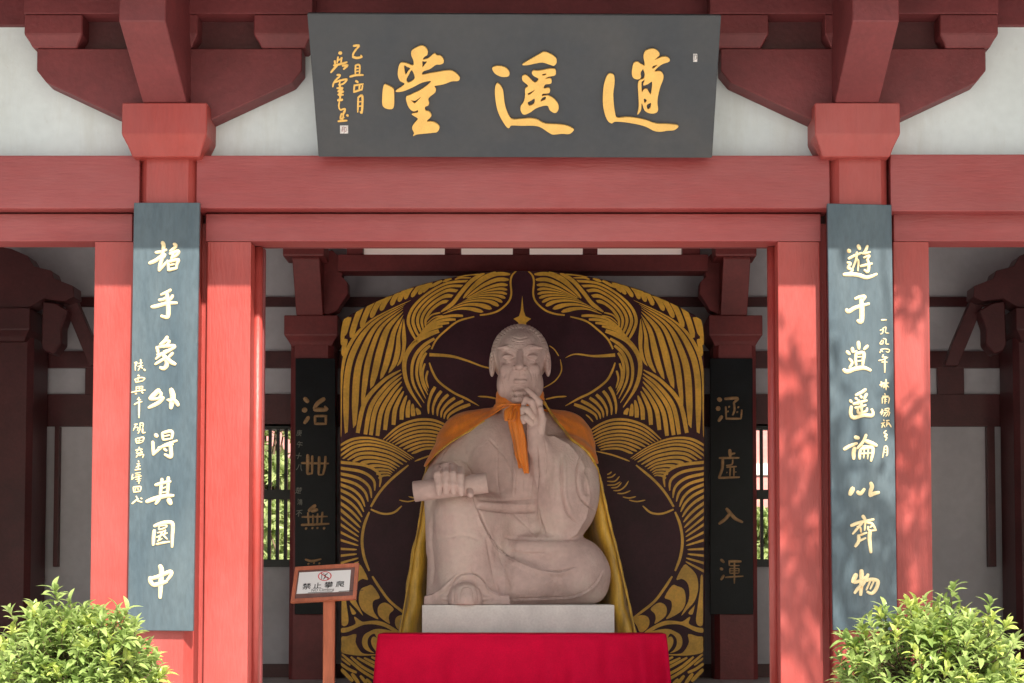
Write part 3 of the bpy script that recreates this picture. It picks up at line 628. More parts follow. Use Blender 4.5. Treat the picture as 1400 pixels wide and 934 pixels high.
bigchar([([(105,312),(145,318),(155,345),(155,400),(145,480),(150,570),(160,640),(178,685),(260,680),(340,688),(420,705),(510,735),(600,738),(697,752),(665,788),(600,795),(545,803),(490,795),(420,760),(340,738),(240,722),(160,718),(130,732),(95,705),(70,640),(57,560),(60,450),(75,370)], []),
 ([(320,220),(350,210),(375,225),(408,247),(390,280),(378,300),(378,345),(350,358),(315,345),(303,310),(308,260)], []),
 ([(430,110),(480,98),(520,115),(538,150),(500,190),(560,168),(600,168),(625,190),(615,210),(570,225),(530,250),(495,290),(545,290),(570,320),(568,360),(545,420),(525,500),(520,560),(525,620),(500,645),(450,645),(410,620),(387,560),(380,620),(350,657),(362,590),(358,480),(355,400),(370,365),(405,350),(412,310),(400,270),(412,230),(402,170),(410,130)],
  [[(475,265),(482,245),(502,238),(520,235),(495,260)],[(385,385),(398,370),(412,362),(400,408),(440,398),(475,380),(465,480),(450,470),(430,440),(405,445),(388,465)],[(405,522),(430,535),(412,560)],[(430,578),(450,562),(466,562),(460,600),(437,612)]])], (815, 50))
INSC1 = [[[20,(290,85),(338,82),(318,112)],[18,(316,112),(290,150),(282,180)],[22,(282,185),(320,195),(368,185)],[12,(355,170),(370,185)]],
 [[16,(308,262),(305,345)],[16,(308,262),(345,262),(342,350)],[12,(312,290),(338,288)],[12,(310,318),(338,315)],[20,(258,365),(310,352),(380,350)]],
 [[20,(310,405),(332,418)],[16,(298,440),(292,500)],[16,(300,445),(380,432)],[16,(345,440),(340,495)],[14,(372,445),(365,490)],[18,(292,505),(370,480)]],
 [[16,(332,552),(328,690)],[18,(335,552),(370,545),(365,690),(350,682)],[12,(336,595),(362,592)],[12,(336,635),(362,632)]]]
INSC2 = [[[30,(160,150),(182,150)],[16,(148,185),(140,240)],[18,(118,220),(122,255)],[14,(150,215),(190,195)],[16,(180,190),(175,240)],[20,(110,262),(170,250),(232,232)],[20,(140,262),(105,300),(82,328)],[22,(190,265),(232,262),(198,298)]],
 [[18,(140,350),(165,352),(150,380)],[16,(150,372),(110,420),(100,460)],[16,(110,420),(170,400),(228,390),(195,430),(150,440)],[14,(165,395),(160,450)],[18,(140,470),(190,470),(150,500),(195,500),(150,530),(198,530)],[20,(165,440),(168,580)],[24,(148,580),(192,575)]],
 [[14,(160,595),(155,640),(168,670)],[16,(172,670),(210,660),(200,700),(170,710)],[16,(180,700),(170,750),(205,735)],[18,(150,772),(190,768),(232,765)],[14,(200,680),(190,765)],[20,(228,715),(242,725)]]]
for s_ in INSC1+INSC2: write('inscription_character', s_, (440, 50), 6.67, onboard, GOLD, nb, .004)
def patch(name, px, py, wv, hv, surf, m, parent, h=.002):
    return mk(name, [surf(px-wv/2, py-hv/2, h), surf(px+wv/2, py-hv/2, h), surf(px+wv/2, py+hv/2, h), surf(px-wv/2, py+hv/2, h)], [(0, 1, 2, 3)], m, parent)
patch('seal', 470.5, 177, 11, 11, onboard, SEALW, nb); patch('seal', 950.5, 79, 5.5, 11, onboard, SEALW, nb)
fontchars('seal_mark', [('印', 470.5, 177, 8)], onboard, REDIN, nb, .0032, 0)
fontchars('seal_mark', [('卩', 950.5, 79, 8)], onboard, INK, nb, .0032, 0)

# ------------------------------------------------------------------ painted backdrop
YD = 4.9; AX = 714.0
bd = thing('backdrop_screen', W(AX, 934, YD), 'arched dark screen behind the statue painted with swirling gold feather patterns', 'screen')
half = [(714,370.3),(751,370.5),(770,373),(793,375.5),(810,379),(828,382.7),(845,387),(862,392),(878,397),(892,403),(905,408),(918,414),(930,420),(945.6,428.5),(958,436),(961,465),(963,500),(963.5,560),(963.5,650),(963.5,750),(963.5,830),(962.5,880),(961.5,907),(957,924),(946,935)]
outl = half+[(2*AX-x, y) for x, y in half[::-1][:-1]]
prism('panel', outl, YD, .08, BDARK, bd, .006)
ZL = 9.3429
def zc(ox, oy, pts, s=ZL): return [(ox+x/s, oy+y/s) for x, y in pts]
RIMX = [p[0] for p in half[:15]]; RIMY = [p[1] for p in half[:15]]
def clipx(p):
    x = min(p[0], 962.2); y = p[1]
    if x < 958: y = max(y, float(np.interp(x, RIMX, RIMY))+.8)
    return (x, y)
PV = []; 
def stripe(pts, wv, t0=.35, t1=.35, sub=6):
    """tapered flat gold band, pushed for both halves"""
    P = [np.array(p) for p in cr(pts, sub)]; n = len(P); L = []; Rr = []
    for i in range(n):
        t = P[min(i+1, n-1)]-P[max(i-1, 0)]; l = np.hypot(*t) or 1; t = t/l; nn = np.array([-t[1], t[0]])
        s = i/(n-1); k = min(1, t0+(1-t0)*min(1, s/.18), t1+(1-t1)*min(1, (1-s)/.18))
        ww = wv(s) if callable(wv) else wv
        L.append(P[i]+nn*ww*k/2); Rr.append(P[i]-nn*ww*k/2)
    GROUP.append(('q', L, Rr))
def family(curves, n, ratio=.64, ends=(.4, .4), sub=6):
    C = [np.array(c, float) for c in curves]; m = len(C)-1
    def at(t):
        u = min(max(t*m, 0), m-1e-9); i = int(u); return C[i]*(1-(u-i))+C[i+1]*(u-i)
    for j in range(n):
        a = np.array(cr(at((j+.5-ratio/2)/n), sub)); b = np.array(cr(at((j+.5+ratio/2)/n), sub)); N = len(a)
        mid = (a+b)/2; L = []; Rr = []
        for i in range(N):
            s = i/(N-1); k = min(1, ends[0]+(1-ends[0])*min(1, s/.12), ends[1]+(1-ends[1])*min(1, (1-s)/.12))
            d = (a[i]-b[i])/2; l = np.hypot(*d)
            if l*k < .55: d = d/(l or 1)*.55/max(k, .3)
            L.append(mid[i]+d*k); Rr.append(mid[i]-d*k)
        GROUP.append(('q', L, Rr))
def leafpoly(pts): GROUP.append(('p', [np.array(p) for p in cr(pts, 3, True)], None))
HT = [.0]
def flush(name, sides=(0, 1)):
    global GROUP
    for mirror in sides:
        V = []; Fc = []
        surf = lambda p, h: W((2*AX-p[0]) if mirror else p[0], p[1], YD)+Vector((0, -h, 0))
        for gi, (kind, A, B) in enumerate(GROUP):
            h = .0012+(gi % 6)*.0003
            A = [clipx(p) for p in A]
            if kind == 'q':
                B = [clipx(p) for p in B]; b = len(V); n = len(A)
                for p, q in zip(A, B): V += [surf(p, h), surf(q, h)]
                for i in range(n-1): Fc.append((b+2*i, b+2*i+1, b+2*i+3, b+2*i+2))
            else:
                b = len(V); V += [surf(p, h) for p in A]; Fc.append(tuple(range(b, b+len(A))))
        mk(name, V, Fc, BGOLD, bd)
    GROUP = []
def flush_each(name, sides=(0, 1)):
    global GROUP
    G = GROUP
    for g_ in G: GROUP = [g_]; flush(name, sides)
    GROUP = []
GROUP = []
Z1 = lambda p: zc(710, 365, p); Z2 = lambda p: zc(830, 365, p); Z3 = lambda p: zc(830, 455, p); Z5 = lambda p: zc(830, 635, p); Z8 = lambda p: zc(740, 525, p)
# crest fan
family([Z1([(185,60),(380,58),(545,140),(690,265),(800,400)]), Z1([(225,235),(330,232),(480,275),(600,330),(730,395)]), Z1([(235,375),(320,350),(470,345),(610,365),(770,425)]), Z1([(330,505),(430,445),(600,425),(770,450),(930,515)]), Z1([(600,600),(740,562),(880,558),(990,590),(1080,620)])], 10, .68)
flush('crest_feathers')
# crossing bands
stripe(Z1([(520,78),(680,175),(820,330),(930,470),(1075,575)]), 5.4, .5, .3); stripe(Z1([(375,62),(560,150),(700,290),(790,400)]), 4.0, .5, .4)
stripe(Z1([(590,95),(720,100),(870,130)]), 2.6); stripe(Z1([(690,140),(820,140),(900,160)]), 2.2)
flush_each('crossing_band')
# upper swirl
family([[(786,381),(817,385),(844,399),(865,418),(873,437),(869,453),(858,472)], [(803,398),(817,397),(838,409),(852,424),(857,437),(855,448),(850,458)], [(819,416),(826,418),(834,424),(839,430),(842.5,436),(844,441),(844.5,446)]], 5, .68, (.7, .3))
flush('upper_swirl')
for p in ([(100,205),(240,350)],[(205,232),(330,385)],[(335,270),(415,412)],[(405,292),(495,445)],[(500,335),(590,492)],[(615,380),(725,560)],[(725,425),(850,650)],[(850,485),(975,770)],[(990,560),(1105,905)]):
    q = Z2(p); ddx = q[1][0]-q[0][0]; ddy = q[1][1]-q[0][1]; q[0] = (q[0][0]-ddx*.18, q[0][1]-ddy*.18); m_ = ((q[0][0]+q[1][0])/2+.8, (q[0][1]+q[1][1])/2-.6); k = 5.6+ (q[0][0]-840)*.022
    stripe([q[0], m_, q[1]], k, 1, .35, 6)
stripe([(954,430),(958.5,450),(960.5,472)], 5.5, 1, .4); stripe(Z2([(1120,640),(1150,740),(1190,880)]), 6, .9, .4); stripe(Z3([(1165,80),(1190,180),(1205,300)]), 6, .6, .3)
for p in ([(940,140),(1050,190)],[(1060,172),(1225,265)],[(1195,205),(1300,325)]): stripe(Z1(p), 4, .9, .4, 3)
flush('rim_feathers')
# outer crescents
for w_, p in ((6.6, [(828,452.5),(843,458),(860,468),(873,487),(875,508),(868,532),(852,557)]), (4.6, [(834,463),(848,472),(860,486),(865,505),(862,527),(848,551)]), (4.4, [(840,472.5),(851,483),(857.5,500),(857,520),(846,545)]),
              (4.0, [(845,482.5),(851,493),(853,508),(850,525),(843,540)]), (3.0, [(847,497),(850,508),(849,520),(843,535)]), (3.0, [(843,507),(845.5,518),(842,531)]),
              (3.4, [(823,446),(840,451),(855,460),(868,475)]), (3.6, [(814,441.5),(830,444),(846,452),(861,466)]), (3.8, [(805,437),(822,438),(840,445),(856,459)]), (3.8, [(795,432),(812,432),(832,437),(851,452)]), (2.2, [(826,427.5),(838,431),(846,440)]), (1.8, [(823,431.5),(835,434.5),(845,443)])):
    stripe(p, (lambda s_, w_=w_: w_*(1.05-.45*s_*s_)), .7, .3)
flush('side_crescents')
family([[(875,437),(872.5,452),(871.5,465),(873,480),(877,494)], [(877,436),(882,460),(882,480),(886,497),(893,508)], [(876.5,430),(889,450),(896,475),(901,495),(908,518)], [(877,424),(902,447),(914,475),(921,505),(926,536)], [(877,420),(912,446),(930,483),(938,518),(941,585)], [(874,416),(918,440),(945,475),(957,520),(957,593)], [(862,407.5),(922,437),(953,470),(963,510),(966,600)]], 8, .70, (.25, .5))
flush('long_feathers')
ex = [855,863,870.5,879,890,901.5,912,921,928.5,939]; ey = [567,569,571,574,581,588,596,595,594,592]
sx = [859,864,868,872,876,878,879,879,879,880]; sy = [558,552,547,541,535,529,522,516,511,506]
for i in range(10):
    dx = ex[i]-sx[i]; dy = ey[i]-sy[i]; k = i/9
    stripe([(sx[i], sy[i]), (sx[i]+dx*.38+2*k, sy[i]+dy*(.30-.12*k)), (sx[i]+dx*.80+2*k, sy[i]+dy*(.62-.10*k)), (ex[i], ey[i])], lambda s, k=k: 3.2+2.8*min(1, s*1.6), .4, .85)
flush('lower_fan')
# shoulder fan
st = [(785,553),(794.6,548),(806,544),(815,539.5),(824.5,534.6),(833,529)]; en = [(816.5,574),(821,573),(825,571),(830,569),(836,567.5),(842,566)]
for i in range(6):
    dx = en[i][0]-st[i][0]; dy = en[i][1]-st[i][1]
    stripe([st[i], (st[i][0]+dx*.45+1.5, st[i][1]+dy*.28), (st[i][0]+dx*.85+1.5, st[i][1]+dy*.66), en[i]], lambda s: 5.2-2.8*s, .7, .5)
stripe([(801,567),(806,571),(811,577)], 2)
flush('shoulder_fan')
family([[(806,587),(821,577.5),(838,571.5),(860,572),(884,581),(906,600)], [(813,604),(826,598),(843,595),(858,596),(874,601),(888,608)], [(822,617),(832,615.5),(843,615.5),(850,617),(856,619.5),(862,622)]], 9, .66, (.5, .4))
family([[(861,626),(883.5,611),(905,601),(926,596.5),(946,598),(964,606)], [(868,629.5),(888,618),(905,612),(925,609),(945,613),(964,626)], [(882,638.5),(895,631),(905,628),(920,625.5),(935,626),(946,631)], [(891,646),(896,642.5),(901,641.5),(906,641),(911,641),(917,641.5)], [(895,652),(898,651.5),(901,652),(903.5,652.5),(906,654),(909,657)]], 11, .68, (.35, .5))
flush('wave_feathers')
S0 = [(909,666),(915.6,671),(920,681),(924.7,686),(929,693),(930.6,700),(932.8,707),(934.4,714),(935.4,721.5),(937,728),(937.5,734),(938,740),(938,746),(940,751.5),(940,757.5),(938,763),(937.6,768)]
E0 = [632,640,647.5,655,662,669.5,678,687,696,706,716,727,738,750.5,760,770.5,782]
for i, (a_, ye) in enumerate(zip(S0, E0)):
    b_ = max(0, 1-i/8.5); dx = 964-a_[0]; dy = ye-a_[1]
    p1 = (a_[0]+dx*(.33-.33*b_), a_[1]+dy*(.33+.17*b_)); p2 = (a_[0]+dx*(.66-.32*b_), a_[1]+dy*(.66+.20*b_))
    stripe([a_, p1, p2, (964, ye)], lambda s, i=i: (3.2 if i > 8 else 4.0)*(.75+.35*s), .4, .95)
flush('ray_feathers')
for P in ([(935,772.6),(942,775),(949,781.7),(953,789),(954.7,800),(953.6,811),(949,823),(940,833),(931.5,842),(936,832),(941,822),(942.5,811),(941,800),(937,794),(931.5,791.5),(924.7,792)],
          [(919,800.5),(926,801.5),(934,805),(937,813),(937,825),(932,835),(921,842.5),(910.5,846.6),(916,838),(918.5,830),(918,823),(915,820),(908.7,816.5)],
          [(889.5,833),(896.5,826),(903,824),(909,827),(911.7,833),(910.5,841),(904.7,847),(895,853),(896.5,846),(895,839)],
          [(865,846.6),(871,842.5),(879,841),(886,844),(888,850.7),(886,857.7),(880,863.5),(874,863.5),(871,856.5)],
          [(958,788),(961,789),(961,820),(961,850),(959.5,855.5),(956,856),(952.5,853),(951.5,846),(953,835),(955,820),(957,805)],
          [(949,828.5),(950,827.5),(946.7,840),(941,838)],
          [(881,864.5),(895,855),(909,849),(923,849),(932.7,850),(942,843.7),(943.7,845),(942,853),(953.7,858),(961,859),(961,865),(951,863.5),(939.7,858),(929,854),(914,854),(900,858),(889.5,864)],
          [(883.7,866),(900,861),(914,860),(923,863.5),(930,868),(933,876),(931.5,884.5),(925.7,890),(916,893),(921,889),(925,882),(925,874),(921,868.5),(916,866.5),(913,871.7),(909,875),(906,876),(909.5,871.7),(908,868.5),(901,867)],
          [(916,870.5),(920.4,874),(920,881),(916,888),(910.5,892.7),(905,880)],
          [(941,867),(953.7,870),(961,871),(961,881),(961,891.5),(950,895),(935,896.5),(914,895.8),(911.7,894.6),(930,893.8),(937,888),(942,877.5)]): leafpoly(P)
Z7 = lambda p: zc(830, 825, p, 8.571)
for p, k in (([(640,680),(700,660),(775,628)],3.4),([(640,745),(710,712),(860,638)],3.6),([(640,800),(720,755),(940,635)],4),([(640,880),(720,832),(880,740),(1015,625)],4),([(650,935),(720,892),(900,780),(1120,595)],4),([(1020,725),(1130,640)],3),([(945,812),(1040,770),(1140,700)],4),([(770,945),(835,885)],4),([(825,945),(905,845)],4.5),([(915,945),(1005,820)],5),([(990,915),(1060,840),(1130,770)],5)):
    stripe(Z7(p), k, .6, .6, 4)
flush_each('scroll_leaf')
stripe([(722,370.5),(728,377),(730,386),(729,402),(733,413),(745,424),(758,429),(772,431)], 2.6, .6, .8)
stripe([(779.6,433),(801,439),(817,450.6),(831,464),(838,477.5)], 2.6, .6, .8)
stripe([(841,496),(836.5,508.5),(828,522),(808.5,536.5),(791,545),(773,555)], 3.0, .6, .3)
stripe([(746,546),(760,543),(775,542)], 2.2, .5, .1)
stripe([(815,617),(835,621.5),(850,626.5),(861,630.8)], 2.2); stripe([(869.6,636),(894,656.4),(910,674.6),(921,693)], 3.4, .5, .8)
stripe([(923,700),(930,718),(933,740),(930,762),(923,780.7)], 3.8, .6, .6); stripe([(919,788),(908,805),(893,824),(865,845.5)], 3.6, .6, .6)
stripe([(878.7,691.7),(890,701),(905,702.4),(921,696.5)], 2.8, .4, .8)
for p in ([(280,455),(380,475),(490,455)],[(200,415),(280,430),(370,410)],[(130,370),(210,370),(300,335)],[(80,335),(160,330),(230,280),(275,210)],[(50,300),(130,290),(185,230)],[(0,265),(100,260),(170,220)],[(0,215),(100,215),(160,150)],[(0,170),(60,160),(110,120)],[(0,130),(30,118),(60,95)]): stripe(Z5(p), 1.9, .5, .2, 4)
GROUP.append(('p', [np.array(p) for p in ((714,404),(716,425),(718.5,432.5),(726,436),(719.5,441),(718,451),(714,453))], None))
flush_each('outline_line')
stripe([(772.7,489.4),(787,484.3),(812.6,487),(841,485.5)], lambda s: 1.6+3.6*s*s, .2, .95)
stripe([(751,472.7),(758,478),(764,487)], 1.6); stripe([(766,491.5),(767.6,507),(758.6,521),(743,530.6)], 1.7)
flush_each('outline_line', (0,))
stripe([(740,506),(765,502),(790,493),(812,487),(841,485)], lambda s: 2.0+3.0*s*s, .3, .95)
flush_each('outline_line', (1,))

# ------------------------------------------------------------------ statue (carved from volumes)
import openvdb
def poly_in(u, v, poly):
    ins = np.zeros(len(u), bool); n = len(poly)
    for i in range(n):
        x0, y0 = poly[i]; x1, y1 = poly[(i+1) % n]
        if y0 == y1: continue
        m = ((y0 > v) != (y1 > v)) & (u < (x1-x0)*(v-y0)/(y1-y0)+x0); ins ^= m
    return ins
def poly_sd(u, v, poly):
    C_ = [tuple(p) for p in poly]; best = np.full(len(u), 1e9, np.float32); n = len(C_)
    for i in range(n):
        a = C_[i]; bx_ = C_[(i+1) % n][0]-a[0]; by_ = C_[(i+1) % n][1]-a[1]; L = bx_*bx_+by_*by_+1e-9
        t = np.clip(((u-a[0])*bx_+(v-a[1])*by_)/L, 0, 1); best = np.minimum(best, np.hypot(u-a[0]-t*bx_, v-a[1]-t*by_))
    return np.where(poly_in(u, v, C_), -best, best)
class Vol:
    def __init__(s, lo, hi, h):
        s.lo = np.array(lo, float); s.h = h; s.n = np.ceil((np.array(hi)-s.lo)/h).astype(int)
        s.d = np.ones(s.n, np.float32)
        s.ax = [(s.lo[i]+np.arange(s.n[i])*h).astype(np.float32) for i in range(3)]
    def sl(s, lo, hi, pad):
        a = np.clip(np.floor((np.array(lo)-pad-s.lo)/s.h).astype(int), 0, s.n); b = np.clip(np.ceil((np.array(hi)+pad-s.lo)/s.h).astype(int), 0, s.n)
        return tuple(slice(i, j) for i, j in zip(a, b))
    def grid(s, q): return (s.ax[0][q[0]][:, None, None], s.ax[1][q[1]][None, :, None], s.ax[2][q[2]][None, None, :])
    def op(s, fn, lo, hi, k, sub=False):
        q = s.sl(lo, hi, k+.03)
        if any(x.stop <= x.start for x in q): return
        X_, Y_, Z_ = s.grid(q); e = fn(X_, Y_, Z_); d = s.d[q]
        if sub:
            h = np.clip(.5-.5*(d+e)/k, 0, 1); s.d[q] = d*(1-h)+(-e)*h+k*h*(1-h)
        else:
            h = np.clip(.5+.5*(d-e)/k, 0, 1); s.d[q] = d*(1-h)+e*h-k*h*(1-h)
    def ell(s, p, r, k=.04, sub=False, rot=0):
        c = np.array(W(*p)); sc_ = S(p[2]); rr = np.array([r[0]/sc_, r[2], r[1]/sc_]); ca, sa = math.cos(rot), math.sin(rot)
        def fn(X_, Y_, Z_):
            x = X_-c[0]; z = Z_-c[2]; y = Y_-c[1]; x, z = ca*x+sa*z, -sa*x+ca*z
            a = np.sqrt((x/rr[0])**2+(y/rr[1])**2+(z/rr[2])**2); b = np.sqrt((x/rr[0]**2)**2+(y/rr[1]**2)**2+(z/rr[2]**2)**2)+1e-6
            return (a*(a-1)/b).astype(np.float32)
        m = rr.max() if rot else rr; s.op(fn, c-m, c+m, k, sub)
    def cap(s, p0, p1, r0, r1=None, k=.04, sub=False, fl=1.0):
        a = np.array(W(*p0)); b = np.array(W(*p1)); r1 = r0 if r1 is None else r1; r0 = r0/S(p0[2]); r1 = r1/S(p1[2]); ba = b-a; L = ba@ba+1e-9
        def fn(X_, Y_, Z_):
            x = X_-a[0]; y = Y_-a[1]; z = Z_-a[2]; t = np.clip((x*ba[0]+y*ba[1]+z*ba[2])/L, 0, 1)
            return (np.sqrt((x-t*ba[0])**2+((y-t*ba[1])/fl)**2+(z-t*ba[2])**2)-(r0+(r1-r0)*t)).astype(np.float32)
        m = max(r0, r1); s.op(fn, np.minimum(a, b)-m, np.maximum(a, b)+m, k, sub)
    def plate(s, poly, y0, y1, k):
        ym = (y0+y1)/2; w_ = [np.array(W(x, y, y0)) for x, y in poly]; P2 = [(p[0], p[2]) for p in w_]
        lo = np.array([min(p[0] for p in P2), y0, min(p[1] for p in P2)]); hi = np.array([max(p[0] for p in P2), y1, max(p[1] for p in P2)])
        def fn(X_, Y_, Z_):
            sh = (X_.shape[0], 1, Z_.shape[2]); x = np.broadcast_to(X_, sh).ravel(); z = np.broadcast_to(Z_, sh).ravel()
            d2 = poly_sd(x, z, P2).reshape(sh); return np.maximum(d2, np.abs(Y_-ym)-(y1-y0)/2).astype(np.float32)
        s.op(fn, lo, hi, k)
    def chain(s, pts, rs, k=.01, kk=None):
        for i in range(len(pts)-1): s.cap(pts[i], pts[i+1], rs[i], rs[i+1], k)
    def mesh(s, iso=0.0):
        g = openvdb.FloatGrid(1.0); g.copyFromArray(np.ascontiguousarray(s.d))
        P, T, Q = None, None, None
        r = g.convertToQuads(iso)
        P, Q = r[0], r[-1]
        P = np.array(P, float)*s.h+s.lo; Q = np.array(Q, dtype=np.int64)
        return P, Q
def fix_normals(me):
    bm = bmesh.new(); bm.from_mesh(me); bmesh.ops.recalc_face_normals(bm, faces=bm.faces[:]); bm.to_mesh(me); bm.free()
def vnormals(P, Q):
    n = np.cross(P[Q[:, 2]]-P[Q[:, 0]], P[Q[:, 3]]-P[Q[:, 1]]); N = np.zeros_like(P)
    for k in range(4): np.add.at(N, Q[:, k], n)
    return N/(np.linalg.norm(N, axis=1, keepdims=True)+1e-12)
def carve(P, Q, folds, front=.05, amt=1.3):
    """fold = (kind, width, depth, points): groove, ridge or step across the front of the stone"""
    N = vnormals(P, Q)
    c = P.mean(0)
    if ((P-c)*N).sum(1).mean() < 0: N = -N
    u, v = proj(P); fm = np.clip((-N[:, 1]-front)*3, 0, 1); D = np.zeros(len(P)); UV = np.stack([u, v], 1)
    for kind, wd, dep, pts in folds:
        dep = dep*amt; wd = wd*.8
        C = np.array(cr(pts, 6)); lo = C.min(0)-wd*3; hi = C.max(0)+wd*3
        idx = np.where((UV[:, 0] > lo[0]) & (UV[:, 0] < hi[0]) & (UV[:, 1] > lo[1]) & (UV[:, 1] < hi[1]) & (fm > 0))[0]
        if not len(idx): continue
        q = UV[idx]; best = np.full(len(idx), 1e9); side = np.zeros(len(idx)); par = np.zeros(len(idx)); M = len(C)-1
        for i in range(M):
            a = C[i]; ab = C[i+1]-a; L = ab@ab+1e-9; t = np.clip(((q-a)@ab)/L, 0, 1); e = q-(a+t[:, None]*ab); d = np.hypot(e[:, 0], e[:, 1])
            m = d < best; best[m] = d[m]; side[m] = np.sign(ab[0]*e[m, 1]-ab[1]*e[m, 0]); par[m] = (i+t[m])/M
        tp = np.clip(np.minimum(par, 1-par)*6+.15, 0, 1)
        if kind == 'g': D[idx] -= dep*np.exp(-(best/wd)**2)*tp
        elif kind == 'r': D[idx] += dep*np.exp(-(best/wd)**2)*tp
        elif kind == 's':   # cloth edge: sharp drop on one side, soft swell on the other
            sgn = side*best
            D[idx] += dep*tp*np.where(sgn > 0, np.exp(-(sgn/(wd*2.2))**2)*.9, -np.exp(-(sgn/(wd*.8))**2)*.7)
    return P + N*(D*fm)[:, None]
stt = thing('seated_statue', (W(705, 827, 3.6).x, 3.6, W(705, 827, 3.2).z), 'stone statue of a seated old man, hand at his chin, holding a scroll', 'statue')
zp = W(705, 827, 3.1).z
V = Vol((W(560, 830, 3.2).x, 2.92, zp-.02), (W(848, 830, 3.2).x, 4.5, W(700, 520, 3.8).z), .0072)
V.ell((709, 672, 3.95), (98, 112, .36), .05)
V.ell((708, 610, 3.93), (88, 50, .30), .06)
V.cap((645, 607, 3.95), (768, 607, 3.95), 40, 39, .06)
V.cap((712, 580, 3.86), (711, 535, 3.80), 30, 25, .03)
V.cap((634, 618, 3.9), (604, 662, 3.62), 36, 26, .05)          # his right upper arm
V.cap((606, 662, 3.58), (611, 658, 3.24), 26, 17, .04)          # forearm
V.ell((603, 660, 3.45), (24, 26, .26), .04)
V.cap((596, 672, 3.44), (598, 750, 3.42), 17, 14, .05)          # hanging cuff
V.cap((633, 712, 3.36), (640, 800, 3.38), 41, 45, .06)          # raised shin under robe
V.cap((634, 708, 3.38), (700, 735, 3.85), 42, 55, .06)
V.cap((605, 722, 3.42), (602, 812, 3.42), 19, 19, .05)
V.cap((675, 740, 3.46), (678, 812, 3.42), 22, 20, .06)
V.ell((638, 818, 3.32), (58, 9, .24), .02)
V.cap((595, 819, 3.22), (685, 819, 3.24), 8, 9, .03)
V.plate([(579,829),(580,815),(590,813),(603,805),(614,794),(624,786),(637,783),(651,785),(661,794),(670,806),(683,813),(697,814),(698,829)], 3.13, 3.45, .012)
V.cap((636, 819, 3.30), (636, 819, 3.10), 24, 23, .010)          # arch of the hem round the shoe
V.cap((637, 822, 3.24), (637, 822, 3.03), 16, 15, .012)
V.ell((700, 795, 3.55), (70, 42, .34), .06)
V.cap((705, 778, 3.62), (788, 777, 3.58), 44, 42, .05)          # folded leg
V.cap((785, 782, 3.54), (800, 785, 3.60), 37, 35, .03)
V.cap((790, 797, 3.5), (812, 800, 3.62), 22, 18, .05)
V.cap((745, 806, 3.52), (808, 806, 3.60), 21, 20, .04)
V.ell((735, 752, 3.62), (70, 26, .32), .05)
V.ell((707, 725, 3.78), (84, 44, .34), .05)
V.ell((776, 668, 3.64), (44, 70, .27), .06)                     # his left sleeve
V.ell((766, 672, 3.50), (33, 64, .20), .06)
V.ell((750, 640, 3.56), (26, 44, .20), .06)
V.ell((684, 640, 3.76), (62, 72, .22), .06)
V.ell((716, 660, 3.66), (42, 74, .19), .07)
V.cap((780, 612, 3.86), (788, 664, 3.66), 28, 24, .05)
V.cap((750, 640, 3.46), (738, 612, 3.41), 22, 14, .05)
V.cap((736, 612, 3.42), (731, 590, 3.39), 15, 11, .03)
V.ell((676, 640, 3.70), (34, 55, .16), .05)
# his right hand on the scroll
V.cap((606, 648, 3.26), (613, 650, 3.16), 16, 19, .02)
V.ell((614, 650, 3.12), (20, 11, .075), .02)
for i in range(4):
    x = 599.5+i*10.2; yo = (0, -2.5, -1.5, 1.0)[i]
    V.chain([(x, 646+yo, 3.13), (x-.5, 641.5+yo, 3.075), (x-.3, 650+yo, 2.995), (x+.2, 664+yo, 2.972), (x+.6, 674+yo*.6, 3.00)], [5.4, 5.5, 5.2, 5.0, 4.5], .0045)
V.chain([(634, 652, 3.17), (641, 664, 3.10), (643, 676, 3.04)], [6, 5.5, 4.6], .006)
# his left hand raised to the chin
V.ell((732, 578, 3.395), (11.5, 20, .055), .015)
V.chain([(737, 563, 3.375), (737, 550, 3.345), (730, 541, 3.33), (721, 532.5, 3.335)], [5.2, 5.0, 4.6, 3.6], .005)
V.chain([(731, 563, 3.355), (727, 550, 3.32), (719, 546, 3.33), (716, 553, 3.35)], [5.2, 5.0, 4.6, 3.9], .004)
V.chain([(728, 570, 3.345), (721, 560, 3.305), (715.5, 559, 3.32), (715, 566, 3.345)], [5.0, 4.8, 4.4, 3.8], .004)
V.chain([(726, 578, 3.345), (719, 571, 3.31), (715, 571, 3.325), (716, 577, 3.35)], [4.6, 4.4, 4.0, 3.4], .004)
V.chain([(739, 590, 3.37), (742, 574, 3.335), (739, 559, 3.315)], [6.2, 5.2, 4.0], .006)
V.plate([(737,604),(757,598),(776,610),(792,636),(804,676),(800,708),(788,728),(765,737),(746,735),(739,700)], 3.44, 3.64, .085)
V.d[:, :, :int((zp-V.lo[2])/V.h)+1] = 1.0
P, Q = V.mesh()
P[:, 2] = np.maximum(P[:, 2], zp+.0005)
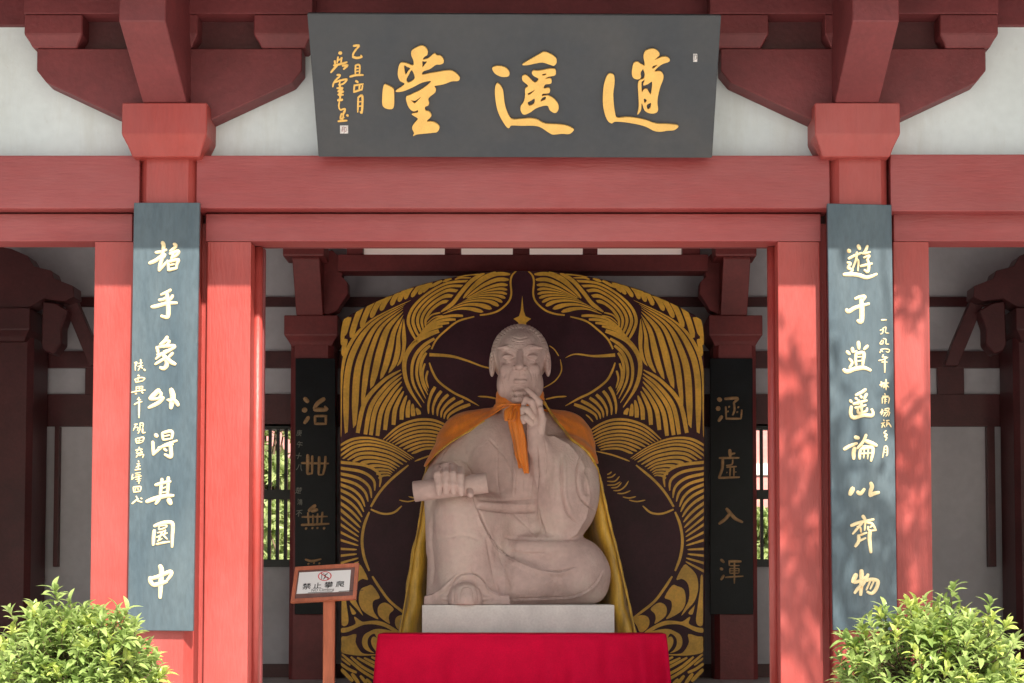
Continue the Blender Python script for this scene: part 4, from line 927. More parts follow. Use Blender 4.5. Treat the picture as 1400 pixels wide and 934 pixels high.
folds = [('s', 2.6, .022, [(655,698),(664,722),(680,748),(705,768),(735,780),(765,782),(787,775)]),
 ('g', 1.8, .020, [(655,700),(662,720),(678,748),(704,770)]),
 ('g', 2.2, .024, [(652,694),(690,699),(733,699)]), ('r', 4, .014, [(652,688),(690,691),(733,690)]), ('g', 1.6, .012, [(655,683),(690,684),(732,682)]),
 ('s', 2.0, -.010, [(735,606),(736,640),(734,672),(738,700),(748,735)]), ('g', 1.5, .016, [(735,610),(736,650),(734,680),(740,712),(750,735)]),
 ('g', 1.7, .016, [(768,622),(767,650),(769,680),(776,702),(789,714)]), ('r', 3, .008, [(772,625),(772,655),(774,682),(781,700)]),
 ('g', 1.5, .018, [(794,622),(789,645),(790,668),(798,686),(814,698)]), ('g', 6, .014, [(803,640),(801,660),(805,678)]),
 ('g', 2.0, .016, [(690,735),(730,737),(790,737)]),
 ('s', 2.0, .010, [(690,820),(740,818),(785,815),(812,800),(824,780)]),
 ('g', 1.5, .010, [(695,752),(715,757),(745,757)]),
 ('s', 2.0, .014, [(697,570),(700,590),(703,620),(704,655),(702,680)]), ('g', 1.2, .006, [(718,600),(716,640),(714,680)]), ('g', 1.2, .006, [(682,600),(680,650),(684,680)]),
 ('g', 1.2, .005, [(728,650),(726,678)]),
 ('s', 2.0, .012, [(618,802),(624,790),(636,785),(650,786),(662,796),(668,812)]), ('g', 1.6, .012, [(600,815),(612,806),(620,796),(632,786),(650,785),(661,794),(670,806),(684,812),(697,815)]),
 ('g', 1.2, .010, [(620,825),(621,805),(628,796),(645,795),(652,802),(655,825)]), ('g', 1.0, .006, [(628,822),(630,806),(638,802),(646,806),(648,822)]),
 ('g', 3.0, .006, [(592,700),(590,740),(593,780),(588,805)]), ('g', 2.5, .009, [(665,735),(672,770),(678,800),(684,815)]), ('g', 2.0, .007, [(678,745),(690,780),(698,812)]),
 ('s', 2.0, .012, [(588,672),(594,650),(606,636),(626,630),(640,640),(652,668)]), ('g', 1.5, .010, [(648,680),(655,700),(668,730)]),
 ('g', 2.5, .006, [(610,735),(635,732),(655,738)]), ('g', 1.6, .006, [(700,700),(720,720),(735,735)]), ('g', 1.2, .005, [(622,590),(612,610),(600,632)]),
 ('g', 1.2, .006, [(745,600),(748,625),(745,650)]), ('g', 1.4, .007, [(668,600),(690,625),(700,650)])]
P = carve(P, Q, folds)
P[:, 2] = np.maximum(P[:, 2], zp+.0005)
o = mk('robed_body', P, Q, STONE, stt, True); fix_normals(o.data)
# head
Hd = Vol((W(660, 500, 3.6).x, 3.30, W(700, 566, 3.6).z), (W(762, 500, 3.6).x, 4.12, W(700, 436, 3.7).z), .0042)
Hd.ell((711, 488, 3.74), (33.5, 38.5, .280), .02)
Hd.ell((711, 515, 3.68), (29.5, 37, .225), .03)
Hd.ell((712, 538, 3.62), (22, 15, .15), .03)
for s in (-1, 1):
    Hd.ell((711+s*18, 505, 3.535), (9.5, 8.5, .045), .02)
    Hd.ell((711+s*24, 527, 3.60), (8, 16, .09), .04)
    Hd.ell((711+s*19, 475.5, 3.525), (13.0, 3.0, .036), .016, rot=-s*.04)
    Hd.ell((711+s*37.8, 497, 3.70), (4.6, 18.5, .055), .005, rot=s*.03)
    Hd.ell((711+s*39.2, 495, 3.660), (1.9, 13, .022), .004, True, rot=s*.05)
    Hd.ell((711+s*16.5, 487, 3.455), (10.5, 6.2, .048), .014, True)
    Hd.ell((711+s*16.5, 488, 3.510), (8.4, 4.2, .044), .007)
Hd.cap((711, 478, 3.480), (710.5, 500, 3.392), 3.9, 5.6, .008)
Hd.ell((710.5, 501.5, 3.388), (6.0, 4.8, .036), .007)
for s in (-1, 1):
    Hd.ell((710.5+s*7.2, 503, 3.428), (4.2, 3.6, .034), .006)
    Hd.ell((710.5+s*3.8, 506, 3.408), (2.0, 1.4, .016), .004, True)
Hd.ell((711, 516, 3.492), (11, 6.5, .032), .015)
Hd.cap((704.5, 521.5, 3.463), (718, 521.5, 3.463), 2.6, 2.6, .014)
Hd.ell((706, 532.5, 3.45), (13.5, 4.6, .048), .006, True)
Hd.ell((711, 536.5, 3.470), (9, 3.0, .028), .006)
Hd.ell((713, 546, 3.500), (15, 7.5, .070), .02)
# hair swept back
Hd.ell((711, 485.5, 3.80), (40.0, 42.6, .264), .010)
P, Q = Hd.mesh()
hf = [('g', .9, .006, [(701,461),(711,463.5),(721,461)]), ('g', .9, .006, [(699,465),(711,468),(723,465)]), ('g', .8, .005, [(703,469),(711,470.5),(719,469)]),
 ('s', 1.0, -.007, [(684,478),(690,474),(698,473),(706,477),(710,482)]), ('s', 1.0, .007, [(738,478),(732,474),(724,473),(716,477),(712,482)]),
 ('g', .8, .007, [(687,488),(692,490),(699,490),(704,489)]), ('g', .8, .007, [(719,489),(724,490),(731,490),(736,488)]),
 ('g', .9, .005, [(686,483),(693,481),(702,483)]), ('g', .9, .005, [(720,483),(729,481),(737,483)]),
 ('g', 1.4, .005, [(703,501),(698,507),(695,514),(694,521)]), ('g', 1.4, .005, [(718,501),(724,507),(727,514),(728,521)]),
 ('g', 1.0, .005, [(690,510),(688,520),(689,530)]), ('g', 1.0, .005, [(733,510),(734,520),(733,530)]), ('g', .9, .004, [(686,512),(684,522),(685,532)]), ('g', .9, .004, [(737,512),(738,522),(737,530)]),
 ('g', .9, .006, [(698,538),(704,541),(712,541)]), ('g', .8, .006, [(697,543),(704,546),(713,545)]), ('g', .8, .005, [(700,532),(706,535),(716,534)]),
 ('g', .8, .005, [(711,508),(711,515)]), ('g', 1.2, .004, [(684,494),(690,497),(698,496)]), ('g', 1.2, .004, [(738,494),(732,497),(724,496)]),
 ('g', .9, .007, [(684,470),(688,458),(696,451),(711,448),(726,451),(735,458),(739,470)])]
hr = random.Random(4)
for i in range(30):
    a = -.15+(math.pi+.3)*i/29+hr.uniform(-.03, .03); tw = hr.uniform(.04, .16)*(-1 if a < math.pi/2 else 1); r0 = hr.uniform(34.5, 36.5)
    hf.append(('g', 1.0, .009, [(711-math.cos(a)*r0*.98, 485-math.sin(a)*r0*1.02), (711-math.cos(a+tw*.5)*38.5, 485-math.sin(a+tw*.5)*39.5), (711-math.cos(a+tw)*42, 485-math.sin(a+tw)*43)]))
for i in range(7): hf.append(('g', .7, .0045, [(696+i*3.2, 535), (697.5+i*3.1+hr.uniform(-1, 1), 541), (700+i*3.0, 549+hr.uniform(-2, 1))]))
P = carve(P, Q, [f for f in hf if f], .0, .8)
o = mk('head', P, Q, STONE, stt, True); fix_normals(o.data)
# scroll: rolled slab with a spiral end
a_, b_ = W(565, 672.5, 3.12), W(667, 660, 3.12)
sv = []; sf = []; ax_ = (b_-a_).normalized(); qm = ax_.to_track_quat('Z', 'Y').to_matrix(); rr_ = 14.3/S(3.12); NS = 40
prof = [(0, .62), (.004, .9), (.012, 1.0), (.5, .985), (.988, 1.0), (.996, .9), (1.0, .62), (.985, .55), (.985, .2), (1.0, .16), (1.0, .02)]
for t_, k_ in prof:
    for i in range(NS):
        an = 2*math.pi*i/NS; r_ = rr_*k_*(1+.03*math.sin(an*1+1)); sv.append(a_+(b_-a_)*t_+qm @ Vector((math.cos(an)*r_, math.sin(an)*r_, 0)))
for j in range(len(prof)-1):
    for i in range(NS): sf.append((j*NS+i, j*NS+(i+1) % NS, (j+1)*NS+(i+1) % NS, (j+1)*NS+i))
sf.append(tuple(range(NS))[::-1]); sf.append(tuple(range((len(prof)-1)*NS, len(prof)*NS)))
mk('scroll', sv, sf, STONE, stt, True)

# ------------------------------------------------------------------ plinth
pl = pbox('stone_plinth', 577, 827, 840, 900, 3.0, 1.5, PLINTH, None, .008)
pl.data.transform(Matrix.Identity(4))
bpy.data.objects.remove(pl)
a_ = W(577, 827, 3.0); b_ = W(840, 827, 3.0)
pl = box('stone_plinth', (a_.x, 3.0, 0), (b_.x, 4.55, a_.z-.001), PLINTH, None, .007)
tag(pl, 'grey white stone block under the seated statue, behind the red cloth', 'plinth')

# ------------------------------------------------------------------ cape over the shoulders
cape = thing('cape', (W(705, 827, 4.3).x, 4.3, zp), 'orange satin cape with golden yellow lining tied round the neck of the statue', 'cape')
C = Vol((W(570, 700, 3.3).x, 3.35, W(700, 690, 3.6).z), (W(835, 700, 3.3).x, 4.5, W(700, 525, 3.8).z), .0085)
C.ell((709, 672, 3.95), (104, 112, .37), .05); C.ell((708, 610, 3.93), (92, 50, .31), .06); C.cap((645, 607, 3.95), (768, 607, 3.95), 41, 40, .06)
C.cap((712, 585, 3.86), (711, 545, 3.80), 33, 29, .05); C.cap((634, 618, 3.9), (604, 662, 3.62), 37, 28, .05)
C.cap((780, 612, 3.86), (788, 664, 3.68), 29, 25, .05); C.ell((676, 640, 3.70), (34, 55, .16), .05)
C.ell((778, 668, 3.66), (43, 68, .24), .05)
Xg, Yg, Zg = np.meshgrid(*C.ax, indexing='ij')
PP = np.stack([Xg.ravel(), Yg.ravel(), Zg.ravel()], 1); u, v = proj(PP); del PP
ang_ = np.arctan2(v-545, np.abs(u-711)+1e-3); ripple = (.0042*np.sin(ang_*24+np.sin(v*.07)*1.2)*np.clip((np.abs(u-711)-5)/60, .3, 1)+.0022*np.sin(ang_*53+np.sin(v*.05)*2)).reshape(Xg.shape)
pL = [(711,553),(700,554),(687,559),(663,575),(643,588),(617,604),(597,620),(581,640),(560,640),(560,500),(711,500)]
pR = [(711,553),(722,556),(742,546),(752,562),(762,576),(781,600),(796,611),(806,621),(812,629),(817,640),(819,650),(860,650),(860,500),(711,500)]
sd_ = np.minimum(poly_sd(u, v, pL), poly_sd(u, v, pR))/170
sd_ = sd_.reshape(Xg.shape); bk = (3.98-Yg)   # everything behind the shoulders belongs to the cape too
reg = np.minimum(sd_, bk)
C.d = np.maximum(np.maximum(np.abs(C.d-.016-ripple)-.010, reg.astype(np.float32)), (np.where(Xg > W(770, 600, 3.8).x, W(700, 636, 3.8).z, W(700, 640, 3.8).z)-Zg)).astype(np.float32)
del Xg, Yg, Zg, ripple, reg, sd_
P, Q = C.mesh()
uu, v2 = proj(P)
def ysurf(px, py):
    m = (np.abs(uu-px) < 3) & (np.abs(v2-py) < 3); return float(P[m, 1].min()) if m.any() else 3.6
HEMR = [(x, y, ysurf(x+1.5, y-1.5)-.004) for x, y in ((743,549),(752,563),(762,577),(772,589),(781,600.5),(796,611.5),(806,621.5),(813,634))]+[(819,650,3.66),(827,685,3.67),(835,720,3.665),(844,755,3.655),(853,795,3.64),(861,830,3.63),(869,868,3.62)]
HEML = [(x, y, ysurf(x-1.5, y-1.5)-.004) for x, y in ((663,575.5),(643,588.5),(617,604.5),(597,620.5))]+[(585,635,3.68),(580,660,3.68),(577,690,3.67),(571,725,3.665),(564,765,3.655),(557,805,3.64),(551,840,3.63),(546.5,868,3.62)]
o = mk('shoulder_cloth', P, Q, ORANGE, cape, True); fix_normals(o.data)
# hanging sides and back
rowsL = [(590,618),(582,636),(579,660),(576,690),(570,725),(563,765),(556,805),(550,840),(545,868)]
rowsR = [(808,600),(815,620),(821,650),(828,685),(836,720),(845,755),(854,795),(862,830),(871,868)]
nr = 36; RL = cr(rowsL, nr//8+1); RR = cr(rowsR, nr//8+1); nr = len(RL)
vv = []; ff = []; nc = None
for j in range(nr):
    s = j/(nr-1); Yf = 3.72-.10*s; row = []
    l = RL[j]; r_ = RR[j]; bwv = 10+10*s
    jx = .010*math.sin(s*17)+.006*math.sin(s*39+1); wob = lambda i: .016*math.sin(i*2.1+s*9)*(.3+s)
    L0 = W(l[0], l[1], Yf+.03); L1_ = W(l[0]+bwv*.5, l[1], Yf-.01); L2_ = W(l[0]+bwv, l[1], Yf+.02); L3_ = W(l[0]+bwv*1.25, l[1], Yf+.12)
    R0 = W(r_[0], r_[1], Yf+.03); R1_ = W(r_[0]-bwv*.5, r_[1], Yf-.01); R2_ = W(r_[0]-bwv, r_[1], Yf+.02); R3_ = W(r_[0]-bwv*1.25, r_[1], Yf+.12)
    zz = L0.z; row = [L0, L1_, L2_, L3_]
    back = []
    for i in range(25):
        t = i/24; x = L3_.x*(1-t)+R3_.x*t; y = Yf+.12+(.62+.10*s)*math.sin(math.pi*min(max(t*1.0, 0), 1))**.45+.022*math.sin(t*46+s*3)*(.3+s)
        back.append(Vector((x*(1-.0)+.006*math.sin(i*1.7+s*4), y, zz)))
    row += back[1:-1]+[R3_, R2_, R1_, R0]
    for k, p in enumerate(row): vv.append(Vector((p.x+(jx if k < 4 else (-jx*.8 if k > len(row)-5 else 0)), p.y+wob(k), zz)))
    nc = len(row)
for j in range(nr-1):
    for i in range(nc-1): ff.append((j*nc+i, j*nc+i+1, (j+1)*nc+i+1, (j+1)*nc+i))
o = mk('hanging_lining', vv, ff, YEL, cape, True); md = o.modifiers.new('s', 'SOLIDIFY'); md.thickness = .008
# yellow hem rolled along the right front edge, and a thin one on the left
def tube(name, pts, Y, r, m, parent, n=8):
    C_ = cr(pts, 6); v = []; f = []
    W3 = [W(p[0], p[1], p[2] if len(p) > 2 else Y) for p in C_]
    for i, p in enumerate(W3):
        t = (W3[min(i+1, len(W3)-1)]-W3[max(i-1, 0)]).normalized(); q = t.to_track_quat('Z', 'Y').to_matrix()
        rr = r*(1+.18*math.sin(i*1.3))
        for k in range(n): a = 2*math.pi*k/n; v.append(p+q @ Vector((math.cos(a)*rr, math.sin(a)*rr*.8, 0)))
    for i in range(len(W3)-1):
        for k in range(n): f.append((i*n+k, i*n+(k+1) % n, (i+1)*n+(k+1) % n, (i+1)*n+k))
    f.append(tuple(range(n))); f.append(tuple(range((len(W3)-1)*n, len(W3)*n)))
    return mk(name, v, f, m, parent, True)
# ribbon tied at the throat

def band(name, cl, ws, Y0s, m, parent, th=.012):
    P_ = cr([(x, y, Yv) for (x, y), Yv in zip(cl, Y0s)], 5); n = len(P_); v = []; f = []
    for i, p in enumerate(P_):
        s = i/(n-1); k = s*(len(ws)-1); j = min(int(k), len(ws)-2); wv = ws[j]+(ws[j+1]-ws[j])*(k-j)
        for q in range(7):
            o_ = (q-3)/3; v.append(W(p[0]+o_*wv/2, p[1]+abs(o_)*.6*math.sin(i), p[2]-.010*math.cos(o_*5+i*.25)))
    for i in range(n-1):
        for q in range(6): f.append((i*7+q, i*7+q+1, (i+1)*7+q+1, (i+1)*7+q))
    ob = mk(name, v, f, m, parent, True); md = ob.modifiers.new('s', 'SOLIDIFY'); md.thickness = th; md.offset = 0
    return ob
tube('hem', HEMR, 3.6, .013, YEL, cape); tube('hem', HEML, 3.6, .009, YEL, cape)
band('ribbon_tail', [(706,553),(706,575),(711,600),(715,625),(720,647)], [11,15,16,13,5], [3.44,3.42,3.42,3.42,3.42], ORANGE, cape)
band('ribbon_tail', [(701,556),(700,575),(706,600),(709,622),(712,640)], [9,11,11,9,4], [3.45,3.445,3.44,3.44,3.44], ORANGE, cape)
band('ribbon_loop', [(703,553),(695,562),(695,575),(701,572),(704,560)], [8,10,9,8,7], [3.44,3.41,3.40,3.40,3.43], ORANGE, cape)
band('ribbon_collar', [(683,556),(693,552),(706,553),(716,553)], [9,8,9,8], [3.52,3.46,3.43,3.44], ORANGE, cape)

# ------------------------------------------------------------------ red cloth
YT = 2.6
tx0, tx1 = W(518.5, 866, YT).x, W(909, 866, YT).x; tz = W(700, 866.5, YT).z
vv = []; ff = []; nu = 90; nv = 22
def fold(u, s):
    x = u*(tx1-tx0)
    f_ = .014*math.sin(x*9+1)+.010*math.sin(x*21+2*s)+.008*math.sin(x*37)
    f_ *= 3.0*((.3+.9*max(0, (u-.45)/.55)) if u > .45 else .3)
    f_ += .012*math.sin(u*14+s*5)*(1-u)
    f_ += .05*math.exp(-((u-.0)/.02)**2)*0
    f_ += .030*max(0, min(1, (u-.60)/.2))*math.sin(x*27+.8*math.sin(x*5))*s**.3 + .012*math.sin(u*9-s*6)*s
    return f_*s**.4
per = []
for i in range(nu+1): per.append((tx0+(tx1-tx0)*i/nu, YT, i/nu, 0))
side = 14; dy = .36
pts = [(tx0, YT+dy-dy*i/side, 0, -1) for i in range(side)]+per+[(tx1, YT+dy*(i+1)/side, 1, 1) for i in range(side)]
n = len(pts)
for j in range(nv+1):
    s = j/nv; z = tz*(1-s)+.01*s+(.004*math.sin(k*.21)+.003*math.sin(k*.53))*(1-s)
    for k, (x, y, u_, sd2) in enumerate(pts):
        rr = min(1, s/.04)
        flare = .035*s**.8
        xo = (u_-.5)*2*flare*1.2 + (sd2*.012*math.sin(y*25)*s)
        yo = -(fold(u_, s)+flare*.4) if sd2 == 0 else 0
        bulge = -.014*math.sin(min(1, s*6)*math.pi/2)
        vv.append((x+xo+(sd2*.006), y+yo+bulge*(1 if sd2 == 0 else 0), z))
for j in range(nv):
    for i in range(n-1): ff.append((j*n+i, j*n+i+1, (j+1)*n+i+1, (j+1)*n+i))
ff.append(tuple(range(n)))
o = mk('altar_cloth', vv, ff, CLOTH, None, True)
for p in o.data.polygons:
    if len(p.vertices) > 4: p.use_smooth = False
md = o.modifiers.new('s', 'SOLIDIFY'); md.thickness = .006
tag(o, 'crimson cloth covering the low altar in front of the statue', 'cloth')
t = thing('altar_table', (0, YT+.2, 0), 'low wooden altar table hidden under the crimson cloth', 'table')
box('table_top', (tx0+.02, YT+.03, tz-.05), (tx1-.02, YT+.34, tz-.012), WOOD, t)
for x in (tx0+.08, tx1-.08):
    for y in (YT+.07, YT+.30): box('leg', (x-.03, y-.03, 0), (x+.03, y+.03, tz-.051), WOOD, t)

# ------------------------------------------------------------------ sign
YS = 2.2
sg = thing('warning_sign', (W(448, 934, YS).x, YS+.05, 0), 'wooden post sign with a white no climbing notice beside the backdrop', 'sign')
def sgp(px, py, h=0): # plate leaning back slightly
    Yv = YS+(823-py)/S(YS)*.30
    p = W(px, py, Yv); return p+Vector((0, -h, .3*h))
def slab(name, quad, h0, h1, m, parent):
    v = [sgp(x, y, h0) for x, y in quad]+[sgp(x, y, h1) for x, y in quad]
    f = [(0, 1, 2, 3), (7, 6, 5, 4)]+[(i, i+4, (i+1) % 4+4, (i+1) % 4) for i in range(4)]
    o_ = mk(name, v, f, m, parent); fix_normals(o_.data); return o_
TL, TR, BR, BL = (404, 776), (491, 770.5), (487, 819.5), (397.5, 824.5)
def lerp(a, b, t): return (a[0]+(b[0]-a[0])*t, a[1]+(b[1]-a[1])*t)
def Qd(u, v): return lerp(lerp(TL, TR, u), lerp(BL, BR, u), v)
slab('sign_panel', [Qd(.03, .05), Qd(.97, .05), Qd(.97, .95), Qd(.03, .95)], -.012, .004, MATS['dark_lacquer'] if False else mat('dark_varnished_panel', (.16, .075, .065), .4, .15, 8), sg)
for nm, u0, v0, u1, v1 in (('frame_rail', 0, 0, 1, .10), ('frame_rail', 0, .90, 1, 1), ('frame_stile', 0, .101, .055, .899), ('frame_stile', .945, .101, 1, .899)):
    slab(nm, [Qd(u0, v0), Qd(u1, v0), Qd(u1, v1), Qd(u0, v1)], -.018, .014, WOOD, sg)
slab('notice_plate', [(409.5, 783.3), (480, 779.5), (477.5, 809), (405.5, 812.5)], .0042, .007, WHITE, sg)
tilt = -.05
def sgt(items, m, s, off, nm, sy=1.0):
    VV = []; FF = []
    for ch, px, py, hgt in items:
        Vt, Ft = fonttext(ch, 1.0, 0)
        if not len(Vt): continue
        k = hgt/(Vt[:, 1].max()-Vt[:, 1].min())
        for j, (ox, oy) in enumerate(BOLD if off > .02 else BOLD[:1]):
            b = len(VV)
            for q in Vt: VV.append(sgp(px+(q[0]+ox)*k*s+q[1]*k*.12, py-(q[1]+oy)*k*sy+q[0]*k*s*tilt, .0085+j*.0002))
            FF += [tuple(a+b for a in f) for f in Ft]
    mk(nm, VV, FF, m, sg)
sgt([('禁', 419.5, 802, 8.2), ('止', 434, 801, 7.6), ('攀', 449.5, 800, 8.2), ('爬', 465, 799, 8.2)], INK, 1.35, .03, 'notice_characters')
sgt([('NO Climbing', 441.5, 807.4, 4.6)], INK, 1.15, .01, 'notice_text')
sgt([('xxxxxxxxxxxx'[:0] or '— —', 459, 809.3, .7)], INK, 3, .0, 'notice_small_line')
# prohibition ring, slash and climbing figure
def ring(cx, cy, rx, ry, wd, m, nm):
    v = []; f = []; N = 36
    for i in range(N):
        a = 2*math.pi*i/N
        for k in (1, 1-wd): v.append(sgp(cx+math.cos(a)*rx*k, cy+math.sin(a)*ry*k+math.cos(a)*rx*k*tilt, .0082))
    for i in range(N): f.append((2*i, 2*i+1, (2*i+3) % (2*N), (2*i+2) % (2*N)))
    return mk(nm, v, f, m, sg)
ring(444.2, 788.2, 9.3, 6.4, .14, REDINK, 'prohibition_ring')
def sgs(st_, m, nm, h=.0086):
    V_, F_ = strokes_to_mesh(st_, (0, 0), 1, lambda px, py, hh: sgp(px, py, h+hh*.2), .001); mk(nm, V_, F_, m, sg)
sgs([[1.8, (443, 785.2)], [2.6, (444, 787), (446, 790)], [1.4, (445, 786.5), (448.5, 784.5)], [1.4, (445.5, 789.5), (449, 790.5), (448, 792.8)], [1.4, (444.5, 789.5), (442.5, 792.8)], [1.2, (443.5, 787.5), (440.5, 786)], [1.1, (440.3, 783.6), (440, 792.8)]], INK, 'climbing_figure')
sgs([[1.1, (438, 783.8), (450.5, 792.6)]], REDINK, 'prohibition_slash', .0092)
a_ = W(447, 823, YS+.03); xw = .048
prismx('sign_post', [(YS+.035, 0), (YS+.035, a_.z+.10), (YS+.085, a_.z+.10), (YS+.085, 0)], W(440, 823, YS).x+.004, W(456.5, 823, YS).x, WOOD, sg)
box('sign_foot', (a_.x-.2, YS-.08, 0), (a_.x+.2, YS+.2, .035), WOOD, sg)

# ------------------------------------------------------------------ foliage
def leafmesh(name, L, wd, m, curl=.25, cup=.18):
    v = []; f = []; N = 5
    for i in range(N+1):
        t = i/N; w_ = wd*math.sin(math.pi*(t**.92))**.62 if 0 < t < 1 else .0006
        z = L*(.10*math.sin(t*math.pi)-curl*t*t)
        for q in (-1, 0, 1): v.append((q*w_/2, t*L, z+(abs(q)*cup*w_)))
    for i in range(N):
        for q in range(2): f.append((i*3+q, i*3+q+1, (i+1)*3+q+1, (i+1)*3+q))
    me = bpy.data.meshes.new(name); me.from_pydata(v, [], f); me.materials.append(m)
    for p in me.polygons: p.use_smooth = True
    return me
def leafmatx(p, d, roll, s):
    q = d.to_track_quat('Y', 'Z').to_matrix().to_4x4(); return Matrix.Translation(p) @ q @ Matrix.Rotation(roll, 4, 'Y') @ Matrix.Scale(s, 4)
def shrub(label, px, py, Y, rx, rz, seed, grp):
    rnd = random.Random(seed); c = W(px, py, Y); t = thing('leafy_shrub', (c.x, Y, -.8), label, 'shrub', grp)
    protos = [leafmesh('leaf', .082, .027, LEAF, .22), leafmesh('leaf', .070, .027, LEAF, .05), leafmesh('leaf', .074, .027, LEAFY, .15), leafmesh('leaf', .084, .031, LEAF, .45)]
    leaves = []; stems = []
    for k in range(480):
        # shoot tips spread over and inside an uneven crown
        th = rnd.uniform(0, 2*math.pi); ph = math.acos(rnd.uniform(-.75, 1)); rr = rnd.uniform(.25, 1)**.4
        lump = 1+.13*math.sin(3*th+seed)*math.sin(2.3*ph)+.10*math.sin(5*th+2*ph+seed)+rnd.uniform(-.05, .09)
        d = Vector((math.sin(ph)*math.cos(th), math.sin(ph)*math.sin(th), math.cos(ph)))
        p = Vector((c.x+d.x*rx*rr*lump, Y+d.y*rx*rr*lump, c.z+d.z*rz*rr*lump))
        ax = (d*.7+Vector((rnd.uniform(-.3, .3), rnd.uniform(-.3, .3), .75))).normalized()
        ln = rnd.uniform(.06, .11)*(1.25 if rr > .9 and rnd.random() < .35 else 1)
        if rnd.random() < .05 and d.z > .3: p += ax*.06
        root = p-ax*ln; stems.append((root, p))
        nl = rnd.randint(8, 12); a0 = rnd.uniform(0, 6.28); young = rnd.random() < .28 and rr > .75
        for i in range(nl):
            s_ = i/nl; base = root+(p-root)*(.15+.85*s_); a = a0+i*2.4
            q = ax.to_track_quat('Z', 'Y').to_matrix(); out = q @ Vector((math.cos(a), math.sin(a), 0)); el = .25+.95*s_+rnd.uniform(-.15, .15)
            dd = (out*math.cos(el)+ax*math.sin(el)).normalized()
            upv = ax
            sc1 = rnd.uniform(.6, 1.0)*(1-.25*max(0, s_-.6)*2)
            pi = 2 if (young and s_ > .3) else rnd.choice((0, 0, 1, 3))
            leaves.append((leafmatx(base, dd, rnd.uniform(-.5, .5), sc1), pi, base))
    # the nearest and best seen 300 are leaves of their own
    def key(l):
        p = l[2]; e = ((p.x-c.x)/rx)**2+((p.z-c.z)/rz)**2+((p.y-Y)/rx)**2
        u_, v_ = proj(np.array([p])); vis = (-20 < u_[0] < 1420) and v_[0] < 945
        return -(e if p.y < Y else e-1)*(1 if vis else 0)+ (p.y-Y)*1.5 + (0 if vis else 9)
    leaves.sort(key=key)
    for M, pi, b_ in leaves[:300]:
        o = bpy.data.objects.new('leaf', protos[pi]); sc.collection.objects.link(o); o.parent = t; loc, rot, s_ = M.decompose()
        o.location = loc-WORLD[t.name]; o.rotation_mode = 'QUATERNION'; o.rotation_quaternion = rot; o.scale = s_
    arr = []
    for pi in range(4):
        me = protos[pi]; co = np.array([tuple(v.co) for v in me.vertices]); fc = np.array([tuple(p.vertices) for p in me.polygons]); arr.append((co, fc))
    for mi, mm in ((0, LEAF), (1, LEAFY)):
        VV = []; FF = []; b0 = 0
        for M, pi, _ in leaves[300:]:
            if (pi == 2) != (mi == 1): continue
            co, fc = arr[pi]; Mn = np.array(M); VV.append(co @ Mn[:3, :3].T+Mn[:3, 3]); FF.append(fc+b0); b0 += len(co)
        o = mk('foliage' if mi == 0 else 'young_foliage', np.concatenate(VV), np.concatenate(FF), mm, t, True); o['kind'] = 'stuff'
    # trunk and branches
    VV = []; FF = []
    def seg(a, b, r0, r1, n=5):
        q = (b-a).to_track_quat('Z', 'Y').to_matrix(); k = len(VV)
        for p, r in ((a, r0), (b, r1)):
            for i in range(n): an = 2*math.pi*i/n; VV.append(p+q @ Vector((math.cos(an)*r, math.sin(an)*r, 0)))
        for i in range(n): FF.append((k+i, k+(i+1) % n, k+n+(i+1) % n, k+n+i))
    fork = Vector((c.x, Y, c.z-rz*.7))
    seg(Vector((c.x, Y, -.8)), fork, .03, .022, 8)
    hubs = [Vector((c.x+rx*.3*math.cos(a), Y+.1+rx*.25*math.sin(a), c.z+rz*h_)) for a in np.linspace(0, 5.5, 7) for h_ in (-.4, 0)]
    for h_ in hubs: seg(fork, h_, .014, .007)
    for a, b in stems: 
        hb = min(hubs, key=lambda q: (q-a).length); seg(hb, a, .004, .0022, 4); seg(a, b, .0022, .0012, 4)
    mk('branches', VV, FF, BARK, t, True)
    return t
YSH = -2.2
shrub('bushy green shrub with pointed leaves at the lower left in front of the left column', 104, 925, YSH, .365, .33, 3, 'shrubs in front of the hall')
shrub('bushy green shrub at the lower right before the right column, taller with looser shoots', 1276, 926, YSH, .405, .33, 11, 'shrubs in front of the hall')

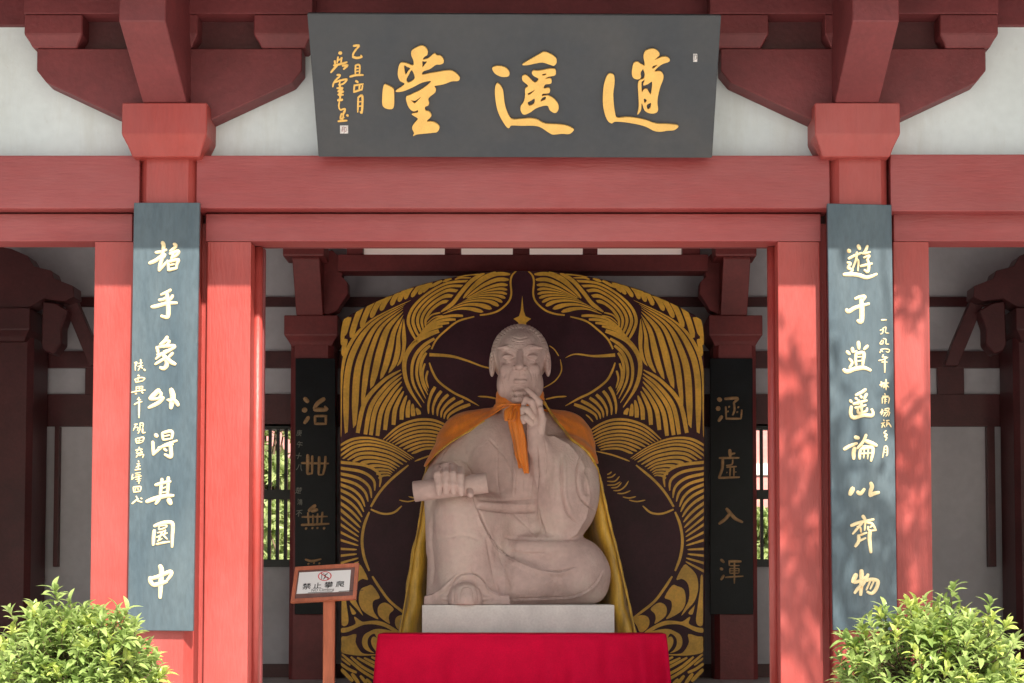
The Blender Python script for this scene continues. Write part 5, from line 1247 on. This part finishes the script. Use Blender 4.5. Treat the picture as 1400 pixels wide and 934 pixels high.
def tree(name, label, loc, trunk_h, cr_c, cr_r, nleaf, lsize, seed, grp=None, m=LEAFB, lean=(0, 0), clumps=26):
    rnd = random.Random(seed); t = thing(name, loc, label, 'tree', grp); base = Vector(loc); VV = []; FF = []
    def limb(pts, r0, r1, n=8):
        C_ = [Vector(p) for p in cr(pts, 4)]; k = len(VV)
        for i, p in enumerate(C_):
            tt = (C_[min(i+1, len(C_)-1)]-C_[max(i-1, 0)]).normalized(); q = tt.to_track_quat('Z', 'Y').to_matrix(); r = r0+(r1-r0)*i/(len(C_)-1)
            for j in range(n): an = 2*math.pi*j/n; VV.append(p+q @ Vector((math.cos(an)*r, math.sin(an)*r, 0)))
        for i in range(len(C_)-1):
            for j in range(n): FF.append((k+i*n+j, k+i*n+(j+1) % n, k+(i+1)*n+(j+1) % n, k+(i+1)*n+j))
    top = base+Vector((lean[0], lean[1], trunk_h)); limb([base, base+Vector((lean[0]*.3, lean[1]*.3, trunk_h*.5)), top], trunk_h*.035+.03, trunk_h*.02+.015)
    cc = Vector(cr_c); cl = []
    for i in range(clumps):
        d = Vector((rnd.gauss(0, 1), rnd.gauss(0, 1), rnd.gauss(0, .9))).normalized()*rnd.uniform(.35, 1)
        p = cc+Vector((d.x*cr_r[0], d.y*cr_r[1], d.z*cr_r[2])); cl.append((p, rnd.uniform(.18, .34)*min(cr_r)))
        limb([top, (top+p)/2+Vector((0, 0, .1*trunk_h*rnd.random())), p], .03+.01*trunk_h*.3, .006, 5)
    mk('trunk', VV, FF, BARK, t, True)
    co = np.array([(-.5, 0, 0), (0, -.02, -.08), (.5, 0, 0), (.38, .5, .03), (0, 1, 0), (-.38, .5, .03)])*np.array([.45, 1, 1]); fc = np.array([(0, 1, 4, 5), (1, 2, 3, 4)])
    VA = []; FA = []; b0 = 0
    for i in range(nleaf):
        p, r = cl[rnd.randrange(len(cl))]; d = Vector((rnd.gauss(0, 1), rnd.gauss(0, 1), rnd.gauss(0, .8))); d = d.normalized()*r*rnd.random()**.4
        M = np.array(leafmatx(p+d, Vector((rnd.gauss(0, 1), rnd.gauss(0, 1), rnd.gauss(-.2, .7))).normalized(), rnd.uniform(0, 6.28), lsize*rnd.uniform(.6, 1.3)))
        VA.append(co @ M[:3, :3].T+M[:3, 3]); FA.append(fc+b0); b0 += 6
    o = mk('crown', np.concatenate(VA), np.concatenate(FA), m, t, False)
    return t
tree('shade_tree', 'tree standing right of the steps whose leaves throw dappled shade on the right column', (4.6, -4.6, -.8), 4.2, (3.05, -3.75, 6.0), (1.15, .9, 1.75), 1250, .12, 5, None, LEAF, (-.8, .5), 26)

# garden seen through the rear windows
gw = thing('garden_wall', (0, 16, -.06), 'long pinkish red garden wall with a white band, seen through the rear windows', 'wall')
def Zat(py, Y): return W(700, py, Y).z
box('wall_body', (-14, 16, -.06), (14, 16.3, Zat(650, 16)), PINKW, gw, 0)
box('white_band', (-14, 15.97, Zat(650, 16)+.002), (14, 16.3, Zat(634, 16)), WHITEW, gw, 0)
box('upper_wall', (-14, 16, Zat(634, 16)+.002), (14, 16.3, Zat(560, 16)), PINKW, gw, 0)
k = 0
for x, y, h_, r_, sd_ in ((-3.75, 13.4, 3.1, .9, 21), (-3.2, 12.4, 1.5, .8, 22), (3.3, 13.0, 1.75, .8, 23), (3.9, 12.3, 1.3, .7, 24), (-5.6, 12.8, 1.6, 1.0, 25), (5.3, 13.6, 1.8, 1.0, 26)):
    lab = ['tall bushy garden tree seen through the left rear lattice window', 'low green bush nearest the left rear lattice window', 'green bush below the white band through the right rear window', 'small bush outside the right rear window near its sill', 'garden bush farthest left outside the rear windows', 'garden bush farthest right outside the rear windows'][k]; k += 1
    tree('garden_tree', lab, (x, y, -.06), h_*.5, (x, y, h_*.62), (r_, .6, h_*.58), 7000, .17, sd_, 'garden bushes behind the hall', LEAFB, (0, 0), 60)
